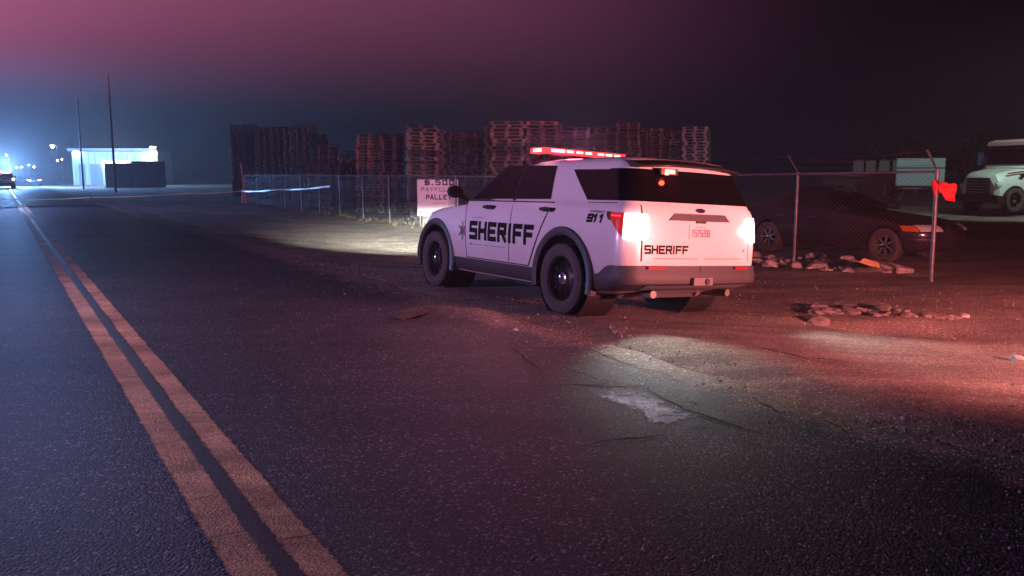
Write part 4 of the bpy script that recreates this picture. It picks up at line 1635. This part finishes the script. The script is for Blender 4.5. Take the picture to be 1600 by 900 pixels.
for z in (0.82, 0.94, 1.06, 1.18, 1.30):
    g_ = MB()
    g_.box((0.865, 0, z), (0.03, 1.08, 0.03))
    g_.build('grille_bar', M_SILVER, gr_)
g_ = MB()
g_.prism([(0.55, 0.38), (0.92, 0.40), (0.96, 0.55), (0.92, 0.70), (0.55, 0.66)], 1, -1.12, 1.12)
g_.build('bumper', M_BLACK, lorry)
g_ = MB()
g_.box((-3.6, 0, 0.62), (6.4, 0.9, 0.24))
g_.build('chassis', M_BLACK, lorry)
g_ = MB()
g_.box((-1.8, 0.98, 0.52), (0.9, 0.3, 0.40))
g_.build('step', M_SILVER, lorry)
put_wheels(lorry, (WHEEL[0], WHEEL[1], WHEEL[2], WHEEL[3]), [(0, 1.0, 0.50, 1), (0, -1.0, 0.50, -1), (-5.2, 1.0, 0.50, 1), (-5.2, -1.0, 0.50, -1)], 1.31)

# ------------------------------------------------------------------ box trailer, totes on a flatbed
tc_ = at(1438, 268.5, 45)
tr = empty('box_trailer', 'pale blue-green box trailer with a dark band standing far back in the yard', 'trailer', (tc_.x, tc_.y, -0.05), (0, 0, R(-24)))
M_TEAL = mat('trailer_panel', (0.52, 0.74, 0.74), 0.5, noise_amt=0.06, nscale=2)
for z0, z1 in ((0.95, 1.86), (1.93, 2.42)):
    p = MB()
    p.box((0, 0.6, (z0 + z1) / 2), (2.34, 1.6, z1 - z0))
    p.build('panel', M_TEAL, tr)
p = MB()
p.box((0, 0.6, 1.895), (2.30, 1.56, 0.075))
p.build('band', M_CLAD, tr)
p = MB()
p.box((0, 0.6, 0.84), (2.2, 1.5, 0.2))
p.build('chassis', M_BLACK, tr)
p = MB()
p.box((-0.35, -0.17, 0.80), (0.9, 0.03, 0.035))
p.build('reflector_strip', mat('pale_strip', (0.6, 0.5, 0.5), 0.4), tr)
for x in (-0.95, 0.95):
    w_ = link('wheel', WHEEL[0], tr)
    w_.location, w_.rotation_euler, w_.scale = (x * 0.98, 0.6, 0.34), (0, 0, -math.pi / 2 if x > 0 else math.pi / 2), (0.95, 0.95, 0.95)
    link('tyre', WHEEL[1], w_)
fb_c = at(1352, 272, 50)
fb = empty('flatbed_trailer', 'low dark flatbed trailer under the white totes in the yard', 'trailer', (fb_c.x, fb_c.y, -0.05), (0, 0, R(-22)))
p = MB()
p.box((0, 0, 1.50), (5.2, 1.6, 0.16))
p.build('deck', mat('flatbed_grey', (0.10, 0.09, 0.10), 0.8), fb)
p = MB()
p.box((0, 0, 1.15), (4.8, 0.7, 0.5))
p.build('chassis', M_BLACK, fb)
for x in (-1.9, -0.9, 1.7):
    for y in (-0.6, 0.6):
        w_ = link('wheel', WHEEL[0], fb)
        w_.location, w_.scale, w_.rotation_euler = (x, y, 0.48), (1.25, 1.25, 1.25), (0, 0, math.pi if y < 0 else 0)
        link('tyre', WHEEL[1], w_)
M_TOTE = mat('tote_plastic', (0.26, 0.24, 0.27), 0.6, noise_amt=0.15, nscale=3)
for i, (xa, xb, wd) in enumerate(((1335, 1350, 'leftmost'), (1352, 1366, 'second from left'), (1369, 1384, 'third from left'), (1387, 1403, 'rightmost, next to the box trailer'))):
    c = at((xa + xb) / 2, 268, 50)
    wv = (xb - xa) / 1283 * 50
    t_ = empty('white_tote', 'whitish plastic tote on the flatbed trailer, ' + wd, 'container', (fb_c.x + (c.x - fb_c.x), fb_c.y - (c.x - fb_c.x) * 0.40, 1.53), (0, 0, R(-22)), 'totes on the flatbed')
    p = MB()
    p.box((0, 0, 0.46), (wv, wv, 0.66), None, 0.96)
    p.build('tank', M_TOTE, t_)
    p = MB()
    p.box((0, 0, 0.065), (wv * 1.05, wv * 1.05, 0.12))
    p.build('base', M_CLAD, t_)
    p = MB()
    p.tube([(0, 0, 0.78), (0, 0, 0.86)], wv * 0.2, 10)
    p.build('cap', M_CLAD, t_)

# ------------------------------------------------------------------ tree behind the trailer
M_LEAF = mat('leaves', (0.055, 0.085, 0.035), 0.7, noise_amt=0.4, nscale=2)
M_BARK = mat('bark', (0.10, 0.075, 0.055), 0.95, noise_amt=0.4, nscale=8)


def tree(label, base, h, rad, nleaf, seed):
    rnd = random.Random(seed)
    root = empty('tree', label, 'tree', base)
    t_ = MB()
    t_.tube([(0, 0, -0.1), (0.05, 0, h * 0.3), (-0.04, 0.05, h * 0.6), (0.02, 0, h * 0.85)], [0.16, 0.12, 0.07, 0.02], 8)
    cl_ = []
    for k in range(11):
        a = rnd.uniform(0, 6.28)
        r = rad * rnd.uniform(0.25, 0.95)
        z = h * rnd.uniform(0.42, 0.95)
        e = Vector((r * math.cos(a), r * math.sin(a), z))
        cl_.append((e, rad * rnd.uniform(0.28, 0.5)))
        t_.tube([(0, 0, h * 0.28 + 0.2 * k / 11 * h), e * 0.6 + Vector((0, 0, z * 0.3)), e], [0.05, 0.03, 0.01], 6)
    t_.build('trunk', M_BARK, root)
    c_ = MB()
    for k in range(nleaf):
        e, rr = rnd.choice(cl_)
        d = Vector((rnd.gauss(0, 1), rnd.gauss(0, 1), rnd.gauss(0, 0.8))).normalized() * rr * rnd.random() ** 0.4
        p = e + d
        u = Vector((rnd.gauss(0, 1), rnd.gauss(0, 1), rnd.gauss(0, 1))).normalized()
        w_ = u.orthogonal().normalized()
        L_, B_ = rnd.uniform(0.06, 0.13), rnd.uniform(0.025, 0.05)
        c_.add([p - u * L_, p + w_ * B_, p + u * L_, p - w_ * B_], [(0, 1, 2, 3)])
    structure(c_.build('crown', M_LEAF, root), 'stuff')
    return root


p = at(1432, 272, 60)
tree('dim green tree rising behind the pale box trailer', (p.x, p.y, -0.05), 4.1, 1.7, 4200, 3)
p = at(1385, 272, 66)
tree('low dark bushy tree behind the white totes', (p.x, p.y, -0.05), 3.4, 2.0, 3600, 5)
p = at(1500, 272, 64)
tree('dark spreading tree between the box trailer and the lorry', (p.x, p.y, -0.05), 4.6, 2.3, 4600, 9)

# ------------------------------------------------------------------ far left: lit depot, poles, lamps, vehicles
BD = 120.0
bl, br = at(114, 272, BD), at(247, 272, BD)
bw = br.x - bl.x
dep_ = empty('depot_building', 'pale lit warehouse with bright wall lamps far down the road', 'building', ((bl.x + br.x) / 2, BD, -0.05))
M_WALL = mat('warehouse_wall', (0.50, 0.55, 0.52), 0.7, noise_amt=0.08, nscale=0.6)
nr = 26
for k in range(nr):
    x0 = -bw / 2 + bw * k / nr
    p = MB()
    p.box((x0 + bw / nr / 2, 2.5 + 0.04 * (k % 2), 2.4), (bw / nr - 0.03, 5.0, 4.8))
    p.build('wall_panel', M_WALL, dep_)
p = MB()
p.box((0, 2.3, 5.05), (bw + 0.5, 5.9, 0.35))
p.build('roof', mat('roof_metal', (0.35, 0.38, 0.40), 0.5), dep_)
M_WALLAMP = M_lamp('wall_lamp_glow', (0.85, 1.0, 0.95), 70.0)
for px, py, sw, shh in ((240, 236, 0.75, 1.2), (232, 245, 0.45, 0.6), (120, 238, 0.5, 0.55), (170, 254, 0.9, 0.35), (190, 253, 1.2, 0.22), (166, 258, 0.25, 0.6)):
    q = at(px, py, BD) - dep_.location
    p = MB()
    p.box((q.x, -0.25, q.z), (sw, 0.18, shh))
    lo = p.build('wall_lamp', M_WALLAMP, dep_)
    p = MB()
    p.box((q.x, -0.10, q.z + shh / 2 + 0.06), (sw + 0.1, 0.5, 0.08))
    p.build('lamp_hood', M_CLAD, lo)
for k, px in enumerate((128, 146, 155)):
    q = at(px, 262, BD) - dep_.location
    p = MB()
    p.box((q.x, -0.06, 1.5), (0.9, 0.08, 3.0))
    p.build('door', mat('dock_door', (0.22, 0.25, 0.27), 0.6), dep_)
# dark containers parked in front
for px0, px1, py, nm in ((165, 205, 255, 'dark shipping container in front of the lit warehouse, left one'), (207, 246, 252, 'dark shipping container in front of the lit warehouse, right one')):
    a, b_ = at(px0, 272, 95), at(px1, 272, 95)
    zt = at(px0, py, 95).z
    c_ = empty('shipping_container', nm, 'container', ((a.x + b_.x) / 2, 96, -0.05), (0, 0, 0), 'containers by the warehouse')
    p = MB()
    wv = b_.x - a.x
    for k in range(16):
        x = -wv / 2 + wv * k / 16
        y = -1.2 if k % 2 else -1.14
        p.add([(x, y, 0.15), (x + wv / 16, y, 0.15), (x + wv / 16, y, zt), (x, y, zt)], [(0, 1, 2, 3)])
    p = MB()
    pf = []
    for k in range(17):
        x = -wv / 2 + wv * k / 16
        pf += [(x, -1.2 if k % 2 else -1.17)]
    pf += [(wv / 2, 1.2), (-wv / 2, 1.2)]
    p.prism(pf, 2, 0.15, zt + 0.05)
    p.build('shell', mat('container_paint', (0.028, 0.03, 0.04), 0.6), c_)
    p = MB()
    p.box((0, 0, 0.08), (wv, 2.3, 0.16))
    p.build('base_frame', M_BLACK, c_)
M_POLE = mat('pole_timber', (0.24, 0.21, 0.19), 0.9, noise_amt=0.3, nscale=3)
for px, d_, h_, nm in ((179, 78, 10.5, 'tall utility pole in front of the lit warehouse'), (129, 92, 9.5, 'thin utility pole at the left end of the lit warehouse')):
    b_ = at(px, 272, d_)
    u_ = empty('utility_pole', nm, 'pole', (b_.x, b_.y, -0.05), (0, 0, YAW), 'utility poles')
    p = MB()
    p.tube([(0, 0, -0.3), (0, 0, h_)], [0.12, 0.08], 10)
    p.build('shaft', M_POLE, u_, 40)
    p = MB()
    p.tube([(0, 0, h_), (0, 0, h_ + 0.18)], [0.05, 0.06], 8)
    p.build('insulator', M_CLAD, u_)
M_STREET = M_lamp('street_lamp_glow', (0.85, 1.0, 0.95), 120.0)
for px, py, d_, sz, nm in ((82, 229, 200, 0.85, 'brightest street lamp high above the distant road'), (10, 243, 230, 0.35, 'small street lamp above the flashing patrol car'),
                           (90, 251, 320, 0.55, 'faint street lamp below and right of the brightest one'), (97, 249, 330, 0.4, 'faintest street lamp just left of the warehouse'),
                           (26, 262, 380, 0.6, 'leftmost of the four low distant street lamps'), (34, 261, 380, 0.6, 'second of the four low distant street lamps'),
                           (45, 258, 380, 0.7, 'third of the four low distant street lamps'), (53, 261, 370, 0.7, 'rightmost of the four low distant street lamps')):
    q = at(px, py, d_)
    sl = empty('street_lamp', nm, 'street lamp', (q.x + 1.0, q.y, -0.05), (0, 0, 0), 'distant street lamps')
    p = MB()
    p.tube([(0, 0, -0.2), (0, 0, q.z - 0.1), (-0.3, 0, q.z + 0.25), (-1.0, 0, q.z + 0.28)], [0.11, 0.07, 0.05, 0.05], 8)
    p.build('pole', M_SILVER, sl, 40)
    p = MB()
    p.box((-1.0, 0, q.z + 0.22 + sz * 0.2), (sz * 1.1, 0.5, 0.12))
    hd_ = p.build('lamp_head', M_CLAD, sl)
    p = MB()
    p.tube([(-1.0, 0, q.z + sz * 0.2 + 0.16), (-1.0, 0, q.z), (-1.0, 0, q.z - sz * 0.25)], [sz * 0.5, sz * 0.45, sz * 0.2], 10)
    p.build('lamp_glass', M_STREET, hd_, 40)

far_suv = copy_tree(suv)
fq = at(6, 266, 92)
far_suv.location, far_suv.rotation_euler = (fq.x + 0.55, fq.y - 0.9, -0.03), (0, 0, YAW)
tag(far_suv, 'far patrol car flashing pink and blue at the left edge of the road', 'patrol car')
M_FARBAR = M_lamp('far_bar_glow', (1.0, 0.20, 0.55), 9.0)
for ch in far_suv.children:
    if ch.name.startswith('light_bar'):
        for d in ch.children:
            if d.name.startswith('diode') or d.name.startswith('bar_lens'):
                d.data = d.data.copy()
                d.data.materials[0] = M_FARBAR

# ------------------------------------------------------------------ barrier tape and red marker
tape_pts = [W(50, -9, 0.75), W(50, -4.6, 0.35), W(50, 0, 0.22), W(50, 4.1, 0.27), W(50, 9.2, 0.43), W(50, 12.05, 0.52), W(42, 12.1, 0.74), W(34.5, 12.1, 1.0)]
tm = MB()
rows = []
for a, b_ in zip(tape_pts, tape_pts[1:]):
    n_ = 10
    for i in range(n_):
        f = i / n_
        c_ = a + (b_ - a) * f
        c_.z -= 0.05 * math.sin(math.pi * f)
        tw_ = 0.7 * math.sin(len(rows) * 0.55)
        u_ = Vector((0.3 * math.sin(tw_), -math.sin(tw_), math.cos(tw_))) * 0.034
        rows.append([c_ - u_, c_ + u_])
rows.append([tape_pts[-1] - Vector((0, 0, 0.04)), tape_pts[-1] + Vector((0, 0, 0.04))])
tm.slab(rows, [[p_ + Vector((0.002, 0.004, 0)) for p_ in r] for r in rows])
tag(tm.build('barrier_tape', mat('tape_plastic', (0.75, 0.68, 0.36), 0.35)), 'thin pale yellow barrier tape strung low across the road to the fence', 'tape')
for t_, zt, nm in ((4.15, 0.30, 'short tape stake at the right edge of the road'), (9.2, 0.46, 'short tape stake on the dirt left of the red marker')):
    p = MB()
    b_ = W(50, t_, ground_z(50, t_))
    p.tube([b_ - Vector((0, 0, 0.15)), b_ + Vector((0.02, 0, zt + 0.1))], [0.03, 0.026], 8)
    p.tube([b_ + Vector((0.02, 0, zt + 0.1)), b_ + Vector((0.02, 0, zt + 0.13))], [0.05, 0.04], 8)
    tag(p.build('tape_stake', M_GALV), nm, 'stake', 'tape stakes')
b_ = W(50.2, 12.5, ground_z(50, 12.5))
mk = empty('marker_cone', 'tall thin red marker cone where the tape meets the fence', 'cone', b_)
M_CONE = mat('cone_red', (0.55, 0.05, 0.03), 0.6)
p = MB()
p.tube([(0, 0, 0.04), (-0.10, 0, 0.95)], [0.34, 0.14], 14)
p.build('cone', M_CONE, mk, 40)
p = MB()
p.tube([(-0.10, 0, 0.95), (-0.26, 0, 2.38)], [0.10, 0.05], 10)
p.build('staff', M_CONE, mk, 40)
p = MB()
p.box((0, 0, 0.02), (0.75, 0.75, 0.06))
p.build('base', M_BLACK, mk)

# ------------------------------------------------------------------ rubble, broken asphalt, single stones
M_ROCK = mat('rubble', (0.40, 0.37, 0.34), 0.9, noise_amt=0.35, nscale=10, bump=0.4, bscale=30)
M_CHUNK = mat('asphalt_chunk', (0.17, 0.15, 0.14), 0.9, noise_amt=0.35, nscale=14, bump=0.5, bscale=40)


def rock_mesh(name, m, seed, flat=0.6, sub=2):
    bm = bmesh.new()
    bmesh.ops.create_icosphere(bm, subdivisions=sub, radius=1.0)
    rnd = Vector((seed * 3.7, seed * 1.3, seed * 7.1))
    for v_ in bm.verts:
        d = v_.co.normalized()
        k = 1 + 0.5 * noise.noise(d * 1.3 + rnd) + 0.10 * noise.cell(d * 1.6 + rnd) + 0.15 * noise.noise(d * 4.0 + rnd)
        v_.co = Vector((d.x * k, d.y * k * 0.8, max(-0.5, d.z * k) * flat))
    me = bpy.data.meshes.new(name)
    bm.to_mesh(me)
    bm.free()
    me.materials.append(m)
    return me


ROCKS = [rock_mesh('stone', M_ROCK, k) for k in range(6)]
CHUNKS = [rock_mesh('asphalt_chunk', M_CHUNK, 10 + k, 0.45) for k in range(6)]


def put_rock(name, me, u, v_, size, label, cat, group=None, rz=None):
    s, t_ = px_st(u, v_, -0.08)
    z = surface_z(s, t_)
    s, t_ = px_st(u, v_, z)
    o = link(name, me)
    o.location = W(s, t_, surface_z(s, t_) + size * 0.12)
    o.scale = (size, size, size)
    o.rotation_euler = (random.uniform(-0.2, 0.2), random.uniform(-0.2, 0.2), random.uniform(0, 6.28) if rz is None else rz)
    return tag(o, label, cat, group)


for k in range(75):
    f = random.random()
    u = 1172 + 178 * f
    v_ = 405 + 13 * f + random.gauss(0, 4.5)
    put_rock('stone', random.choice(ROCKS), u, v_, random.choice((0.04, 0.06, 0.08, 0.13)) * random.uniform(0.7, 1.25), 'small pale rubble stone lying along the foot of the fence', 'stone', 'rubble stones along the fence foot')
for k in range(80):
    f = random.random() ** 1.2
    u = 1272 + 225 * f
    v_ = 488 + 10 * f + random.gauss(0, 8.5 * (1.05 - f))
    put_rock('asphalt_chunk', random.choice(CHUNKS), u, v_, random.choice((0.02, 0.03, 0.04, 0.06, 0.09, 0.11)) * (1.2 - 0.5 * f), 'broken asphalt chunk in the dug-up patch right of the SUV', 'rubble', 'broken asphalt in the dug-up patch')
slab_me = rock_mesh('concrete_lump', M_ROCK, 31, 0.35, 3)
put_rock('concrete_lump', slab_me, 1395, 424, 0.34, 'large pale concrete lump below the fence between the two right-hand posts', 'rubble', None, 0.5)
put_rock('dirt_mound', rock_mesh('dirt_mound', M_DIRT, 35, 0.4, 3), 1362, 422, 0.34, 'brown dirt mound holding the yellow wood offcut', 'mound', None, 0.2)
wd = MB()
wp = W(*px_st(1360, 416, 0.0), 0.06)
wd.box(wp, (0.34, 0.10, 0.09), (Matrix.Rotation(R(-25), 3, 'Z') @ Matrix.Rotation(R(14), 3, 'Y')), 0.7)
tag(wd.build('wood_offcut', mat('fresh_wood', (0.55, 0.33, 0.13), 0.7, noise_amt=0.2, nscale=9)), 'yellow-brown wood offcut at the foot of the fence near the sedan wheel', 'wood')
for u, v_, sz, lab in ((1412, 649, 0.022, 'single pale stone alone on the asphalt at right'), (1590, 563, 0.075, 'flat pale stone at the right edge on the dirt'),
                       (1505, 497, 0.06, 'pale stone at the far end of the broken asphalt patch'), (612, 494, 0.05, 'bluish stone at the edge of the small pothole on the left'),
                       (778, 503, 0.03, 'stone at the ragged asphalt edge left of the rear wheel'), (806, 516, 0.028, 'stone at the ragged asphalt edge below the rear wheel'),
                       (1006, 859, 0.014, 'small flat pale chip near the bottom of the picture')):
    put_rock('stone', random.choice(ROCKS), u, v_, sz, lab, 'stone')
put_rock('asphalt_lump', rock_mesh('asphalt_lump', mat('old_asphalt', (0.045, 0.042, 0.042), 0.95, noise_amt=0.4, nscale=20, bump=0.6, bscale=40), 41, 0.22, 3), 634, 494, 0.22, 'dark raised asphalt lump on the road left of the SUV', 'lump', None, 0.2)
for k, (u, v_) in enumerate(((596, 333), (518, 327), (505, 326))):
    put_rock('stone', ROCKS[k], u, v_, 0.12, 'whitish stone in a small cluster on the lit dirt by the fence', 'stone', 'whitish stones on the lit dirt')

# two more patrol cars, out of frame, whose flashers light the place
for lab, loc, yaw in (('patrol SUV parked on the dirt right of the photographer, out of frame', (9.8, 0.8, -0.08), YAW), ('patrol SUV standing in the road left of the photographer, out of frame', (-6.9, 4.06, 0.0), YAW)):
    c_ = copy_tree(suv)
    c_.location, c_.rotation_euler = loc, (0, 0, yaw)
    tag(c_, lab, 'patrol car')

# ------------------------------------------------------------------ lamps
MS = Matrix.Translation(SUV_LOC) @ Matrix.Rotation(SUV_ROT[2], 4, 'Z') @ Matrix.Rotation(SUV_ROT[1], 4, 'Y') @ Matrix.Rotation(SUV_ROT[0], 4, 'X')


def on_suv(p):
    return MS @ Vector(p)


# reversing lamps of the parked car
for sg, aim in ((1, (-2.1, 1.25, 0.0)), (-1, (-2.9, -1.0, 0.0))):
    p = on_suv((-1.10, sg * 0.80, 0.99))
    light('reversing_lamp', 'SPOT', p, (0.85, 1.0, 0.97), 170, radius=0.08, aim=on_suv(aim), cone=66, blend=1.0)
    p = on_suv((-1.17, sg * 0.88, 0.98))
    light('tail_lamp', 'POINT', p, (1.0, 0.45, 0.40), 4, radius=0.08)
# headlamps light the shoulder ahead
for sg in (1, -1):
    p = on_suv((3.96, sg * 0.66, 0.93))
    hl_ = light('headlamp', 'SPOT', p, (0.95, 1.0, 0.90), 30000, radius=0.06, aim=on_suv((3.96 + 20.0, sg * 0.66 - 9.5, 0.93 - 1.72)), cone=11, blend=1.0)
    hl_.scale = (5.0, 1, 1)
# roof bar, red, thrown ahead over the yard
light('roof_bar_lamp', 'SPOT', on_suv((1.05, -0.1, 1.90)), (0.85, 0.36, 0.75), 3600, radius=0.1, aim=(1.0, 36, 2.4), cone=56, blend=0.7)
light('roof_bar_lamp', 'SPOT', on_suv((0.70, 0.74, 1.86)), (1.0, 0.32, 0.45), 330, radius=0.1, aim=on_suv((-0.3, 6.5, 0)), cone=124, blend=1.0)
light('roof_bar_lamp', 'POINT', on_suv((0.82, 0.3, 1.84)), (1.0, 0.10, 0.18), 10, radius=0.1)
light('hatch_lamp', 'POINT', on_suv((-0.99, 0.33, 1.53)), (1.0, 0.08, 0.03), 2.5, radius=0.03)
# flashers of the two patrol cars standing out of frame, plus an added glow spot
light('red_flasher', 'SPOT', (7.1, 3.9, 1.05), (1.0, 0.23, 0.23), 6000, radius=0.2, aim=(4.2, 9.5, 0.3), cone=104, blend=0.8)
light('violet_flasher', 'SPOT', (-7.5, 5.0, 2.0), (0.78, 0.43, 0.95), 2200, radius=0.25, aim=(-0.5, 8.6, 0.0), cone=128, blend=0.6)
light('added_pink_spot', 'SPOT', (-7.5, 5.0, 2.0), (1.0, 0.24, 0.50), 500000, radius=0.1, aim=(-7.5 + 0.30 * 11, 16.0, 2.0 + 0.42 * 11), cone=40, blend=1.0)  # added spot, no such beacon: makes the pink glow in the haze
# far patrol car, then an added bare lamp nearer on the left
light('blue_lamp', 'POINT', at(10, 257, 97), (0.20, 0.44, 1.0), 70000, radius=0.4)
light('blue_lamp', 'POINT', at(-110, 268, 34), (0.36, 0.38, 1.0), 3000, radius=0.3)  # added, no vehicle here: spreads the blue glow wider
# yard lamp off to the right
light('yard_lamp', 'SPOT', (22.0, 30.0, 7.0), (0.74, 1.0, 0.88), 1700, radius=0.2, aim=(21.5, 39, 0), cone=110, blend=0.5)
q = at(185, 240, 112)
light('warehouse_lamp', 'POINT', q, (0.85, 1.0, 0.95), 1800, radius=0.4)

# ------------------------------------------------------------------ dusty night air
hz = MB()
hz.box((60, 250, 6.5), (1900, 1900, 16.5))
ho = structure(hz.build('haze', None), 'stuff')
hm = bpy.data.materials.new('night_haze')
hm.use_nodes = True
nt = hm.node_tree
nt.nodes.remove(nt.nodes['Principled BSDF'])
vol = nt.nodes.new('ShaderNodeVolumePrincipled')
vol.inputs['Color'].default_value = (0.95, 0.95, 0.97, 1)
vol.inputs['Density'].default_value = 0.0015
vol.inputs['Anisotropy'].default_value = 0.2
nt.links.new(vol.outputs['Volume'], nt.nodes['Material Output'].inputs['Volume'])
ho.data.materials.append(hm)
